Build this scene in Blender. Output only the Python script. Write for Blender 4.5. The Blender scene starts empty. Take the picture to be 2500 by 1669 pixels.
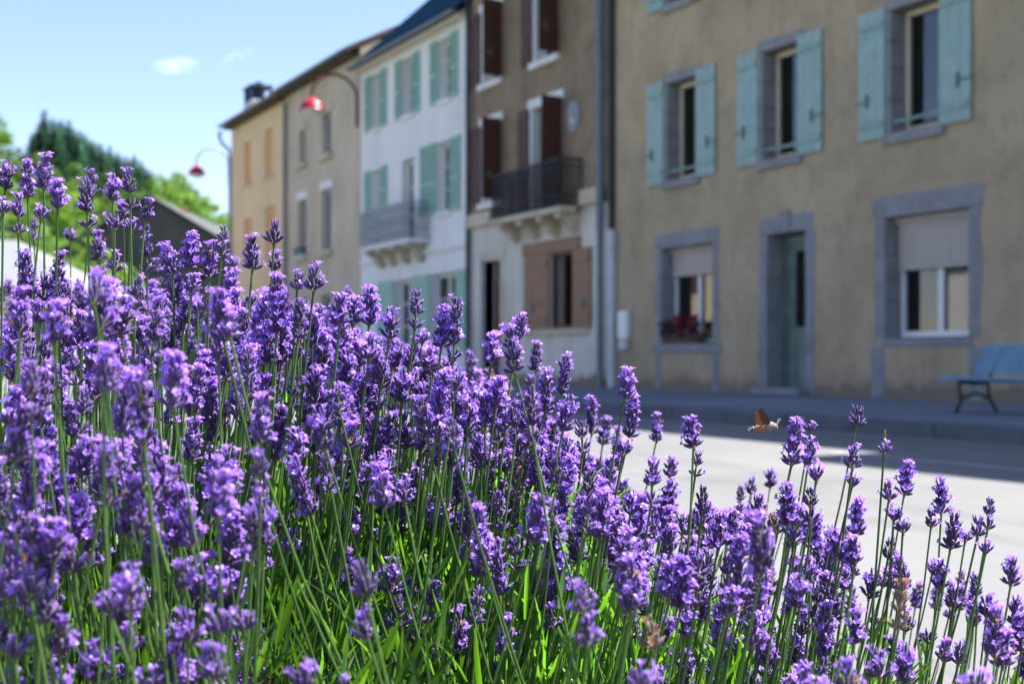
import bpy, math, random
from math import sin, cos, pi, radians, sqrt
from mathutils import Vector, Matrix, Euler
import numpy as np

random.seed(7)
SC = bpy.context.scene
COL = SC.collection

# ------------------------------------------------------------------ camera
EYE = 0.65                                   # metres above the road
TH = radians(25.5)                           # angle between the lens axis and the street
CT, ST = cos(TH), sin(TH)
cam_data = bpy.data.cameras.new("camera")
cam = bpy.data.objects.new("camera", cam_data)
COL.objects.link(cam)
cam.location = (0, 0, EYE)
cam.rotation_euler = (pi / 2, 0, pi / 2 - TH)
cam_data.lens = 50
cam_data.sensor_width = 36
cam_data.shift_y = 0.0158
cam_data.clip_start = 0.05
cam_data.clip_end = 6000
cam_data.dof.use_dof = True
cam_data.dof.focus_distance = 1.12
cam_data.dof.aperture_fstop = 9.8
cam_data.dof.aperture_blades = 9
SC.camera = cam


def cs(X, Z, z=0.0):
    """a point X metres to the right of the lens axis, Z metres along it, z above the road"""
    return Vector((-CT * Z + ST * X, ST * Z + CT * X, z))


# ------------------------------------------------------------------ light
SUN_EL = radians(59)
SUN_H = Vector((0.2, 0.98, 0)).normalized()
TO_SUN = Vector((SUN_H.x * cos(SUN_EL), SUN_H.y * cos(SUN_EL), sin(SUN_EL)))
sun_data = bpy.data.lights.new("sun", "SUN")
sun_data.energy = 4.7
sun_data.angle = radians(0.53)
sun_data.color = (1.0, 0.955, 0.88)
sun = bpy.data.objects.new("sun", sun_data)
sun.rotation_euler = (-TO_SUN).to_track_quat('-Z', 'Y').to_euler()
sun.location = (0, 0, 60)
COL.objects.link(sun)

world = bpy.data.worlds.new("World")
SC.world = world
world.use_nodes = True
wn, wl = world.node_tree.nodes, world.node_tree.links
for n in list(wn):
    wn.remove(n)
w_out = wn.new("ShaderNodeOutputWorld")
w_bg = wn.new("ShaderNodeBackground")
sky = wn.new("ShaderNodeTexSky")
sky.sky_type = 'NISHITA'
sky.sun_disc = False
sky.sun_elevation = SUN_EL
sky.sun_rotation = math.atan2(SUN_H.x, SUN_H.y)
sky.altitude = 600
sky.air_density = 1.0
sky.dust_density = 0.35
sky.ozone_density = 3.0
w_bg.inputs['Strength'].default_value = 0.076
# two small wisps of cloud, fixed in the sky by their direction
tc = wn.new("ShaderNodeTexCoord")


def vmath(op, a, b):
    n = wn.new("ShaderNodeVectorMath")
    n.operation = op
    for i, v in enumerate((a, b)):
        if hasattr(v, "is_output"):
            wl.new(v, n.inputs[i])
        else:
            n.inputs[i].default_value = v
    return n.outputs['Value'] if op in ('DOT_PRODUCT', 'LENGTH') else n.outputs[0]


def wmath(op, a, b=0.0, clamp=False):
    n = wn.new("ShaderNodeMath")
    n.operation = op
    n.use_clamp = clamp
    for i, v in enumerate((a, b)):
        if hasattr(v, "is_output"):
            wl.new(v, n.inputs[i])
        else:
            n.inputs[i].default_value = v
    return n.outputs[0]


w_noise = wn.new("ShaderNodeTexNoise")
w_noise.inputs['Scale'].default_value = 55
w_noise.inputs['Detail'].default_value = 6
w_noise.inputs['Roughness'].default_value = 0.62
wl.new(tc.outputs['Generated'], w_noise.inputs['Vector'])
cloud = None
for (az, el, ha, hb, tilt, amt) in ((-13.3, 11.3, 0.0145, 0.0058, 0.10, 0.5), (-10.9, 11.75, 0.0125, 0.0042, 0.45, 0.36)):
    a, e = radians(az), radians(el)
    cdir = cs(sin(a) * cos(e), cos(a) * cos(e), sin(e))
    rt = Vector((0, 0, 1)).cross(cdir).normalized() * -1
    up = rt.cross(cdir).normalized()
    r2 = rt * cos(tilt) + up * sin(tilt)
    u2 = up * cos(tilt) - rt * sin(tilt)
    ga = wmath('DIVIDE', vmath('DOT_PRODUCT', tc.outputs['Generated'], tuple(r2)), ha)
    gb = wmath('DIVIDE', wmath('SUBTRACT', vmath('DOT_PRODUCT', tc.outputs['Generated'], tuple(u2)), 0.0), hb)
    front = wmath('GREATER_THAN', vmath('DOT_PRODUCT', tc.outputs['Generated'], tuple(cdir)), 0.5)
    d2 = wmath('ADD', wmath('MULTIPLY', ga, ga), wmath('MULTIPLY', gb, gb))
    m = wmath('SUBTRACT', 1.15, wmath('SQRT', d2), True)
    nz = wmath('MULTIPLY', wmath('SUBTRACT', w_noise.outputs['Fac'], 0.40), 3.0, True)
    m = wmath('MULTIPLY', wmath('MULTIPLY', wmath('MULTIPLY', m, nz, True), front), amt)
    cloud = m if cloud is None else wmath('ADD', cloud, m, True)
w_mix = wn.new("ShaderNodeMixRGB")
w_mix.inputs['Color2'].default_value = (11.5, 11.8, 12.2, 1)
wl.new(cloud, w_mix.inputs['Fac'])
w_tint = wn.new("ShaderNodeMixRGB")
w_tint.blend_type = 'MULTIPLY'
w_tint.inputs['Fac'].default_value = 1.0
w_tint.inputs['Color2'].default_value = (1.04, 0.94, 1.03, 1)
wl.new(sky.outputs['Color'], w_tint.inputs['Color1'])
wl.new(w_tint.outputs['Color'], w_mix.inputs['Color1'])
wl.new(w_mix.outputs['Color'], w_bg.inputs['Color'])
wl.new(w_bg.outputs['Background'], w_out.inputs['Surface'])

SC.view_settings.view_transform = 'Standard'
SC.view_settings.look = 'None'
SC.view_settings.exposure = 1.78
SC.view_settings.gamma = 1.0
SC.view_settings.use_curve_mapping = False
SC.cycles.max_bounces = 8
SC.cycles.diffuse_bounces = 4
SC.cycles.glossy_bounces = 3
SC.cycles.transmission_bounces = 4
SC.cycles.transparent_max_bounces = 8
SC.cycles.caustics_reflective = False
SC.cycles.caustics_refractive = False
SC.cycles.use_denoising = True
SC.cycles.sample_clamp_indirect = 6.0

# ------------------------------------------------------------------ materials


def new_mat(name):
    m = bpy.data.materials.new(name)
    m.use_nodes = True
    nt = m.node_tree
    return m, nt, nt.nodes['Principled BSDF'], nt.nodes['Material Output']


def ramp(nt, fac, stops):
    r = nt.nodes.new("ShaderNodeValToRGB")
    while len(r.color_ramp.elements) < len(stops):
        r.color_ramp.elements.new(0.5)
    for e, (p, c) in zip(r.color_ramp.elements, stops):
        e.position = p
        e.color = (*c, 1)
    nt.links.new(fac, r.inputs['Fac'])
    return r.outputs['Color']


def noise(nt, scale, detail=4, rough=0.55, vec=None, stretch=None):
    n = nt.nodes.new("ShaderNodeTexNoise")
    n.inputs['Scale'].default_value = scale
    n.inputs['Detail'].default_value = detail
    n.inputs['Roughness'].default_value = rough
    g = nt.nodes.new("ShaderNodeNewGeometry")
    src = g.outputs['Position']
    if stretch:
        mp = nt.nodes.new("ShaderNodeMapping")
        mp.inputs['Scale'].default_value = stretch
        nt.links.new(src, mp.inputs['Vector'])
        src = mp.outputs['Vector']
    nt.links.new(src, n.inputs['Vector'])
    return n.outputs['Fac']


def scale3(c, k):
    return tuple(min(1.0, v * k) for v in c)


def mixc(nt, fac, a, b, mode='MIX'):
    m = nt.nodes.new("ShaderNodeMixRGB")
    m.blend_type = mode
    for key, v in (('Fac', fac), ('Color1', a), ('Color2', b)):
        if hasattr(v, "is_output"):
            nt.links.new(v, m.inputs[key])
        elif key == 'Fac':
            m.inputs[key].default_value = v
        else:
            m.inputs[key].default_value = (*v, 1)
    return m.outputs['Color']


def bump(nt, bsdf, h, strength, dist=0.01):
    b = nt.nodes.new("ShaderNodeBump")
    b.inputs['Strength'].default_value = strength
    b.inputs['Distance'].default_value = dist
    nt.links.new(h, b.inputs['Height'])
    nt.links.new(b.outputs['Normal'], bsdf.inputs['Normal'])


def plaster(name, c, var=0.22, streak=0.18, coarse=0.8, rough=0.92, stain=(0.5, 0.45, 0.38), blotch=0.0, splash=False):
    m, nt, b, _ = new_mat(name)
    big = noise(nt, coarse, 6, 0.62)
    col = ramp(nt, big, ((0.30, scale3(c, 1 - var)), (0.52, c), (0.72, scale3(c, 1 + var * 0.7))))
    st = noise(nt, 1.0, 5, 0.6, stretch=(2.4, 2.4, 0.28))
    sf = ramp(nt, st, ((0.48, (0, 0, 0)), (0.75, (1, 1, 1))))
    mm = nt.nodes.new("ShaderNodeMath")
    mm.operation = 'MULTIPLY'
    mm.inputs[1].default_value = streak
    nt.links.new(sf, mm.inputs[0])
    col = mixc(nt, mm.outputs[0], col, tuple(a * k for a, k in zip(c, stain)))
    if blotch:       # patches of later repairs and weathering, with edges of their own
        bl = noise(nt, 2.6, 7, 0.68, stretch=(1.0, 1.0, 0.75))
        bf = ramp(nt, bl, ((0.36, scale3((1, 1, 1), 1 - blotch)), (0.5, (1, 1, 1)), (0.66, scale3((1, 1, 1), 1.0)), (0.72, (min(1, .9 + blotch), .97, .92))))
        col = mixc(nt, 1.0, col, bf, 'MULTIPLY')
    if splash:       # rain splash and moss at the foot of the wall
        gp = nt.nodes.new("ShaderNodeNewGeometry")
        sx_ = nt.nodes.new("ShaderNodeSeparateXYZ")
        nt.links.new(gp.outputs['Position'], sx_.inputs[0])
        sn = noise(nt, 3.0, 7, 0.7, stretch=(1, 1, 0.5))
        ma = nt.nodes.new("ShaderNodeMath")
        ma.operation = 'MULTIPLY_ADD'
        nt.links.new(sn, ma.inputs[0])
        ma.inputs[1].default_value = -0.55
        nt.links.new(sx_.outputs['Z'], ma.inputs[2])
        sf_ = ramp(nt, ma.outputs[0], ((0.0, (1, 1, 1)), (0.02, (.55, .55, .55)), (0.16, (0, 0, 0))))
        col = mixc(nt, sf_, col, (0.24, 0.195, 0.135))
    fine = noise(nt, 60, 3, 0.7)
    f2 = ramp(nt, fine, ((0.3, (0.82, 0.82, 0.82)), (0.7, (1.1, 1.1, 1.1))))
    col = mixc(nt, 1.0, col, f2, 'MULTIPLY')
    nt.links.new(col, b.inputs['Base Color'])
    b.inputs['Roughness'].default_value = rough
    b.inputs['Specular IOR Level'].default_value = 0.2
    bump(nt, b, fine, 0.5, 0.012)
    return m


def paint(name, c, var=0.14, rough=0.6, scale=5, spec=0.3, metal=0.0, bmp=0.1, wear=None):
    m, nt, b, _ = new_mat(name)
    n = noise(nt, scale, 5, 0.6)
    col = ramp(nt, n, ((0.3, scale3(c, 1 - var)), (0.7, scale3(c, 1 + var))))
    if wear:
        w = noise(nt, scale * 3, 6, 0.7, stretch=(1, 1, 0.35))
        wf = ramp(nt, w, ((0.60, (0, 0, 0)), (0.70, (1, 1, 1))))
        col = mixc(nt, wf, col, wear)
    nt.links.new(col, b.inputs['Base Color'])
    b.inputs['Roughness'].default_value = rough
    b.inputs['Specular IOR Level'].default_value = spec
    b.inputs['Metallic'].default_value = metal
    if bmp:
        bump(nt, b, noise(nt, 40, 3), bmp, 0.004)
    return m


def glass(name, tint=(0.9, 0.93, 0.94), ior=1.5):
    m, nt, b, out = new_mat(name)
    nt.nodes.remove(b)
    t = nt.nodes.new("ShaderNodeBsdfTransparent")
    t.inputs['Color'].default_value = (*tint, 1)
    g = nt.nodes.new("ShaderNodeBsdfGlossy")
    g.inputs['Roughness'].default_value = 0.03
    f = nt.nodes.new("ShaderNodeFresnel")
    f.inputs['IOR'].default_value = ior
    mx = nt.nodes.new("ShaderNodeMixShader")
    nt.links.new(f.outputs[0], mx.inputs[0])
    nt.links.new(t.outputs[0], mx.inputs[1])
    nt.links.new(g.outputs[0], mx.inputs[2])
    nt.links.new(mx.outputs[0], out.inputs['Surface'])
    return m


def leafy(name, c, ct, tr=0.45, rough=0.5, vscale=None, rnd=0.35, sheen=0.0, spec=0.3):
    """thin plant tissue: diffuse and gloss on the near side, light coming through from the far side; each island its own shade"""
    m, nt, b, out = new_mat(name)
    g = nt.nodes.new("ShaderNodeNewGeometry")
    oi = nt.nodes.new("ShaderNodeObjectInfo")
    ad = nt.nodes.new("ShaderNodeMath")
    ad.operation = 'ADD'
    nt.links.new(g.outputs['Random Per Island'], ad.inputs[0])
    nt.links.new(oi.outputs['Random'], ad.inputs[1])
    hf = nt.nodes.new("ShaderNodeMath")
    hf.operation = 'MULTIPLY'
    hf.inputs[1].default_value = 0.5
    nt.links.new(ad.outputs[0], hf.inputs[0])
    col = ramp(nt, hf.outputs[0], ((0.15, scale3(c, 1 - rnd)), (0.5, c), (0.85, scale3(c, 1 + rnd))))
    colt = ramp(nt, hf.outputs[0], ((0.15, scale3(ct, 1 - rnd)), (0.5, ct), (0.85, scale3(ct, 1 + rnd))))
    nt.links.new(col, b.inputs['Base Color'])
    b.inputs['Roughness'].default_value = rough
    b.inputs['Specular IOR Level'].default_value = spec
    if sheen:
        b.inputs['Sheen Weight'].default_value = sheen
        b.inputs['Sheen Roughness'].default_value = 0.4
        b.inputs['Sheen Tint'].default_value = (0.85, 0.78, 1.0, 1)
    if tr > 0:
        t = nt.nodes.new("ShaderNodeBsdfTranslucent")
        nt.links.new(colt, t.inputs['Color'])
        mx = nt.nodes.new("ShaderNodeMixShader")
        mx.inputs[0].default_value = tr
        nt.links.new(b.outputs[0], mx.inputs[1])
        nt.links.new(t.outputs[0], mx.inputs[2])
        nt.links.new(mx.outputs[0], out.inputs['Surface'])
    return m


M = {}
M['ochre_render'] = plaster("ochre_render", (0.465, 0.362, 0.235), 0.18, 0.25, blotch=0.16, splash=True)
M['brown_render'] = plaster("brown_render", (0.30, 0.222, 0.15), 0.2, 0.4, blotch=0.25)
M['lime_wash'] = plaster("lime_wash", (0.68, 0.63, 0.55), 0.14, 0.5, splash=True)
M['white_render'] = plaster("white_render", (0.80, 0.79, 0.77), 0.06, 0.22)
M['beige_render'] = plaster("beige_render", (0.58, 0.48, 0.36), 0.15, 0.35)
M['yellow_render'] = plaster("yellow_render", (0.78, 0.57, 0.335), 0.1, 0.2)
M['cream_render'] = plaster("cream_render", (0.80, 0.70, 0.50), 0.1, 0.2)
M['granite'] = plaster("granite", (0.29, 0.288, 0.292), 0.2, 0.3, coarse=5)
M['cream_stone'] = plaster("cream_stone", (0.60, 0.52, 0.38), 0.2, 0.5, coarse=3)
M['white_stone'] = plaster("white_stone", (0.78, 0.77, 0.74), 0.08, 0.3, coarse=3)
M['dark_wall'] = plaster("dark_wall", (0.10, 0.095, 0.095), 0.25, 0.4)
M['mint_paint'] = paint("mint_paint", (0.295, 0.41, 0.375), 0.12, 0.55, wear=(0.20, 0.35, 0.31))
M['mint_edge'] = paint("mint_edge", (0.26, 0.375, 0.34), 0.15, 0.6)
M['green_paint'] = paint("green_paint", (0.265, 0.47, 0.375), 0.1, 0.55)
M['brown_paint'] = paint("brown_paint", (0.085, 0.036, 0.024), 0.2, 0.5)
M['tan_paint'] = paint("tan_paint", (0.275, 0.155, 0.092), 0.14, 0.6, wear=(0.22, 0.13, 0.08))
M['orange_paint'] = paint("orange_paint", (0.68, 0.33, 0.12), 0.1, 0.6)
M['cream_paint'] = paint("cream_paint", (0.66, 0.58, 0.43), 0.08, 0.45)
M['white_paint'] = paint("white_paint", (0.78, 0.78, 0.76), 0.05, 0.4)
M['door_green'] = paint("door_green", (0.15, 0.21, 0.18), 0.25, 0.45)
M['door_red'] = paint("door_red", (0.10, 0.03, 0.02), 0.25, 0.45)
M['iron'] = paint("iron", (0.02, 0.02, 0.022), 0.3, 0.5, spec=0.4)
M['grey_iron'] = paint("grey_iron", (0.30, 0.32, 0.35), 0.12, 0.5, spec=0.4)
M['zinc'] = paint("zinc", (0.125, 0.15, 0.175), 0.2, 0.45, spec=0.5)
M['dark_pipe'] = paint("dark_pipe", (0.03, 0.032, 0.036), 0.3, 0.5)
M['grey_pvc'] = paint("grey_pvc", (0.50, 0.52, 0.53), 0.1, 0.45)
M['red_enamel'] = paint("red_enamel", (0.36, 0.012, 0.025), 0.12, 0.38, spec=0.45, bmp=0)
M['red_iron'] = paint("red_iron", (0.13, 0.035, 0.035), 0.2, 0.45)
M['pale_iron'] = paint("pale_iron", (0.42, 0.50, 0.56), 0.1, 0.4)
M['lamp_glass'] = paint("lamp_glass", (0.75, 0.75, 0.72), 0.05, 0.3, bmp=0)
M['bench_blue'] = paint("bench_blue", (0.11, 0.29, 0.43), 0.15, 0.45, wear=(0.10, 0.22, 0.33))
M['slate'] = paint("slate", (0.006, 0.019, 0.040), 0.35, 0.95, scale=9, spec=0.0, bmp=0.3)
M['brown_tile'] = paint("brown_tile", (0.16, 0.10, 0.075), 0.3, 0.8, scale=8, bmp=0.3)
M['pale_roof'] = paint("pale_roof", (0.20, 0.212, 0.225), 0.12, 0.7, scale=3)
M['barn_roof'] = paint("barn_roof", (0.08, 0.085, 0.085), 0.15, 0.9, scale=3)
M['brick_red'] = paint("brick_red", (0.23, 0.075, 0.05), 0.25, 0.85, scale=12)
M['blue_cap'] = paint("blue_cap", (0.045, 0.075, 0.11), 0.4, 0.5)
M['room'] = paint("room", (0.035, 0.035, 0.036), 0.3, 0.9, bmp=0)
M['curtain'] = leafy("curtain", (0.82, 0.82, 0.81), (0.7, 0.7, 0.7), 0.2, 0.9, rnd=0.03)
M['blind'] = paint("blind", (0.46, 0.40, 0.35), 0.07, 0.5)
M['pane'] = glass("pane", ior=2.0)
M['turquoise'] = paint("turquoise", (0.03, 0.20, 0.26), 0.2, 0.4)
M['terracotta'] = paint("terracotta", (0.12, 0.07, 0.055), 0.2, 0.7)
M['geranium'] = leafy("geranium", (0.32, 0.006, 0.022), (0.45, 0.01, 0.03), 0.3, 0.6)
M['pink_bloom'] = leafy("pink_bloom", (0.42, 0.06, 0.20), (0.5, 0.08, 0.25), 0.3, 0.6)
M['pot_leaf'] = leafy("pot_leaf", (0.035, 0.06, 0.035), (0.06, 0.12, 0.03), 0.3)
M['tree_leaf'] = leafy("tree_leaf", (0.105, 0.20, 0.030), (0.24, 0.40, 0.04), 0.45, 0.6, rnd=0.4)
M['olive_leaf'] = leafy("olive_leaf", (0.075, 0.155, 0.032), (0.17, 0.31, 0.04), 0.45, 0.6, rnd=0.4)
M['needle'] = leafy("needle", (0.048, 0.135, 0.092), (0.08, 0.22, 0.11), 0.3, 0.6, rnd=0.45)
M['bark'] = paint("bark", (0.09, 0.07, 0.05), 0.3, 0.9)
# lavender
M['corolla'] = leafy("corolla", (0.355, 0.185, 0.74), (0.54, 0.275, 0.98), 0.42, 0.4, rnd=0.3, spec=0.45, sheen=0.1)
M['bud'] = leafy("bud", (0.26, 0.135, 0.58), (0.36, 0.17, 0.75), 0.3, 0.4, rnd=0.35, spec=0.5, sheen=0.35)
M['calyx'] = leafy("calyx", (0.090, 0.048, 0.185), (0.17, 0.08, 0.30), 0.2, 0.45, rnd=0.5, sheen=0.5, spec=0.5)
M['dry_calyx'] = leafy("dry_calyx", (0.20, 0.15, 0.13), (0.26, 0.18, 0.14), 0.2, 0.8, rnd=0.35, sheen=0.3)
M['withered'] = leafy("withered", (0.34, 0.19, 0.10), (0.4, 0.2, 0.1), 0.3, 0.8, rnd=0.3)
M['bract'] = leafy("bract", (0.17, 0.155, 0.06), (0.26, 0.25, 0.05), 0.3, 0.7, rnd=0.3)
M['stem'] = leafy("stem", (0.088, 0.175, 0.036), (0.17, 0.34, 0.035), 0.25, 0.42, rnd=0.45, spec=0.4)
M['leaf'] = leafy("leaf", (0.06, 0.15, 0.026), (0.165, 0.41, 0.016), 0.52, 0.4, rnd=0.62, spec=0.45)


def asphalt(name, c, rough, spec, var=0.15):
    m, nt, b, _ = new_mat(name)
    big = noise(nt, 0.6, 5, 0.6)
    col = ramp(nt, big, ((0.3, scale3(c, 1 - var)), (0.7, scale3(c, 1 + var))))
    fine = noise(nt, 160, 2, 0.8)
    f2 = ramp(nt, fine, ((0.32, (0.72, 0.72, 0.72)), (0.68, (1.25, 1.25, 1.25))))
    col = mixc(nt, 1.0, col, f2, 'MULTIPLY')
    pt = noise(nt, 1.1, 6, 0.7, stretch=(0.25, 1, 1))
    col = mixc(nt, 1.0, col, ramp(nt, pt, ((0.40, (.80, .80, .80)), (0.47, (1, 1, 1)), (0.60, (1, 1, 1)), (0.66, (1.12, 1.12, 1.10)))), 'MULTIPLY')
    nt.links.new(col, b.inputs['Base Color'])
    b.inputs['Roughness'].default_value = rough
    b.inputs['Specular IOR Level'].default_value = spec
    bump(nt, b, fine, 0.6, 0.004)
    return m


M['asphalt'] = asphalt("asphalt", (0.150, 0.152, 0.152), 0.6, 0.7)
M['pavement'] = asphalt("pavement", (0.20, 0.225, 0.25), 0.8, 0.3)
M['kerb'] = plaster("kerb", (0.14, 0.15, 0.165), 0.2, 0.2, coarse=4)
M['line'] = paint("line", (0.34, 0.338, 0.325), 0.2, 0.7, scale=9, wear=(0.2, 0.2, 0.195))
M['soil'] = paint("soil", (0.10, 0.07, 0.045), 0.4, 0.95, scale=25, bmp=0.6)
M['meadow'] = paint("meadow", (0.10, 0.13, 0.045), 0.35, 0.95, scale=0.25, bmp=0)
M['forest_floor'] = paint("forest_floor", (0.06, 0.11, 0.028), 0.5, 0.95, scale=0.2, bmp=0)

# ------------------------------------------------------------------ builders
ORG = {}


def tag(o, label=None, cat=None, group=None, kind=None):
    if label:
        o['label'] = label
    if cat:
        o['category'] = cat
    if group:
        o['group'] = group
    if kind:
        o['kind'] = kind
    return o


def thing(name, loc, label, cat, group=None, kind=None):
    o = bpy.data.objects.new(name, None)
    o.empty_display_size = 0.1
    o.location = loc
    COL.objects.link(o)
    ORG[o] = Vector(loc)
    return tag(o, label, cat, group, kind)


class MB:
    """collects faces in world space and links them as one mesh object"""

    def __init__(self):
        self.v, self.f, self.m = [], [], []

    def add(self, vs, fs, mi=0):
        n = len(self.v)
        self.v.extend(vs)
        self.f.extend([tuple(n + i for i in f) for f in fs])
        self.m.extend([mi] * len(fs))
        return self

    def quad(self, a, b, c, d, mi=0):
        return self.add([a, b, c, d], [(0, 1, 2, 3)], mi)

    def box(self, x0, x1, y0, y1, z0, z1, mi=0, bev=0.0):
        if bev <= 0:
            vs = [(x, y, z) for z in (z0, z1) for y in (y0, y1) for x in (x0, x1)]
            return self.add(vs, [(0, 2, 3, 1), (4, 5, 7, 6), (0, 1, 5, 4), (2, 6, 7, 3), (0, 4, 6, 2), (1, 3, 7, 5)], mi)
        b = bev
        vs = []
        for (z, i) in ((z0, b), (z0 + b, 0), (z1 - b, 0), (z1, b)):
            for (x, y) in ((x0 + b + i * 0, y0), (x1 - b, y0), (x1, y0 + b), (x1, y1 - b), (x1 - b, y1), (x0 + b, y1), (x0, y1 - b), (x0, y0 + b)):
                cx, cy = (x0 + x1) / 2, (y0 + y1) / 2
                if i:
                    x += b * (1 if x < cx else -1) * 0.7
                    y += b * (1 if y < cy else -1) * 0.7
                vs.append((x, y, z))
        fs = [tuple(range(7, -1, -1)), tuple(range(24, 32))]
        for r in range(3):
            for k in range(8):
                a, c = r * 8 + k, r * 8 + (k + 1) % 8
                fs.append((a, c, c + 8, a + 8))
        return self.add(vs, fs, mi)

    def slab(self, corners, t, mi=0):
        """a flat piece with thickness: corners (counter-clockwise seen from outside), pushed back by vector t"""
        n = len(corners)
        t = Vector(t)
        a = [Vector(c) for c in corners]
        vs = a + [c + t for c in a]
        fs = [tuple(range(n)), tuple(range(2 * n - 1, n - 1, -1))]
        for k in range(n):
            j = (k + 1) % n
            fs.append((k, k + n, j + n, j))
        return self.add([tuple(v) for v in vs], fs, mi)

    def tube(self, pts, r, sides=8, mi=0, cap=True):
        pts = [Vector(p) for p in pts]
        rs = r if isinstance(r, (list, tuple)) else [r] * len(pts)
        vs, fs = [], []
        prev = None
        for i, p in enumerate(pts):
            d = (pts[min(i + 1, len(pts) - 1)] - pts[max(i - 1, 0)]).normalized()
            if prev is None:
                u = d.orthogonal().normalized()
            else:
                u = (prev - d * prev.dot(d)).normalized()
            prev = u
            w = d.cross(u)
            for k in range(sides):
                a = 2 * pi * k / sides
                vs.append(tuple(p + (u * cos(a) + w * sin(a)) * rs[i]))
        for i in range(len(pts) - 1):
            for k in range(sides):
                a, b = i * sides + k, i * sides + (k + 1) % sides
                fs.append((a, b, b + sides, a + sides))
        if cap:
            fs.append(tuple(range(sides - 1, -1, -1)))
            fs.append(tuple(range((len(pts) - 1) * sides, len(pts) * sides)))
        return self.add(vs, fs, mi)

    def lathe(self, c, prof, sides=20, mi=0, axis=None):
        """profile [(radius, height)] turned about an axis through c"""
        ax = Vector(axis or (0, 0, 1)).normalized()
        u = ax.orthogonal().normalized()
        w = ax.cross(u)
        c = Vector(c)
        vs, fs = [], []
        for (r, h) in prof:
            for k in range(sides):
                a = 2 * pi * k / sides
                vs.append(tuple(c + ax * h + (u * cos(a) + w * sin(a)) * r))
        for i in range(len(prof) - 1):
            for k in range(sides):
                a, b = i * sides + k, i * sides + (k + 1) % sides
                fs.append((a, b, b + sides, a + sides))
        return self.add(vs, fs, mi)

    def build(self, name, mats, parent=None, smooth=False, org=None):
        o_ = ORG[parent] if parent is not None else Vector(org or (0, 0, 0))
        me = bpy.data.meshes.new(name)
        me.from_pydata([(v[0] - o_.x, v[1] - o_.y, v[2] - o_.z) for v in self.v], [], self.f)
        if not isinstance(mats, (list, tuple)):
            mats = [mats]
        for mt in mats:
            me.materials.append(M[mt] if isinstance(mt, str) else mt)
        if any(self.m):
            me.polygons.foreach_set('material_index', self.m)
        if smooth:
            me.polygons.foreach_set('use_smooth', [True] * len(self.f))
        me.update()
        o = bpy.data.objects.new(name, me)
        COL.objects.link(o)
        if parent is not None:
            o.parent = parent
        else:
            o.location = o_
        ORG[o] = o_
        return o


# ------------------------------------------------------------------ ground, road, pavement
D = 12.28                 # the facades stand in the plane y = D
PZ = 0.126                # pavement height
KY = 8.10                 # kerb line
g = MB()
g.quad((-3000, -3000, -0.02), (3000, -3000, -0.02), (3000, 3000, -0.02), (-3000, 3000, -0.02))
tag(g.build("ground", "meadow"), kind='structure')
g = MB()
g.quad((-56, -9, 0), (26, -9, 0), (26, KY + 0.05, 0), (-56, KY + 0.05, 0))
tag(g.build("road", "asphalt"), kind='structure')
g = MB()
x = -7.9
while x < 24:
    g.quad((x, 6.14, 0.004), (x + 7.96, 6.14, 0.004), (x + 7.96, 6.27, 0.004), (x, 6.27, 0.004))
    x += 8
tag(g.build("road_edge_line", "line"), kind='structure')
pav = MB().box(-56, 26, KY + 0.16, D + 0.4, -0.02, PZ).build("pavement", "pavement")
tag(pav, kind='structure')
kerb_me = None
for i in range(52):
    x0 = -34 + i * 1.0
    if kerb_me is None:
        o = MB().box(0.006, 0.994, KY, KY + 0.157, -0.02, PZ + 0.006, bev=0.015).build("kerb_stone", "kerb", pav)
        kerb_me = o.data
    else:
        o = bpy.data.objects.new("kerb_stone", kerb_me)
        COL.objects.link(o)
        o.parent = pav
    o.location = (x0, random.uniform(-.004, .004), random.uniform(-.004, .003))
o = MB().box(-56, -34.01, KY, KY + 0.157, -0.02, PZ + 0.006).build("far_kerb", "kerb", pav)

# ------------------------------------------------------------------ houses


def wall_grid(mb, x0, x1, z0, z1, holes, y=D, t=0.34, mi=0, split=None):
    """front sheet of a facade with real openings and their reveals; split = (z, index below)"""
    xs = sorted({x0, x1, *[h[0] for h in holes], *[h[1] for h in holes]})
    zs = {z0, z1, *[h[2] for h in holes], *[h[3] for h in holes]}
    if split:
        zs.add(split[0])
    zs = sorted(z for z in zs if z0 <= z <= z1)
    for i in range(len(xs) - 1):
        for k in range(len(zs) - 1):
            cx, cz = (xs[i] + xs[i + 1]) / 2, (zs[k] + zs[k + 1]) / 2
            if any(h[0] < cx < h[1] and h[2] < cz < h[3] for h in holes):
                continue
            mm = split[1] if split and cz < split[0] else mi
            mb.quad((xs[i], y, zs[k]), (xs[i + 1], y, zs[k]), (xs[i + 1], y, zs[k + 1]), (xs[i], y, zs[k + 1]), mm)
    for (a, b, c, d) in holes:
        mm = split[1] if split and (c + d) / 2 < split[0] else mi
        e = y + t
        mb.quad((a, y, c), (a, y, d), (a, e, d), (a, e, c), mm)
        mb.quad((b, y, d), (b, y, c), (b, e, c), (b, e, d), mm)
        mb.quad((a, y, d), (b, y, d), (b, e, d), (a, e, d), mm)
        mb.quad((b, y, c), (a, y, c), (a, e, c), (b, e, c), mm)


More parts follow.
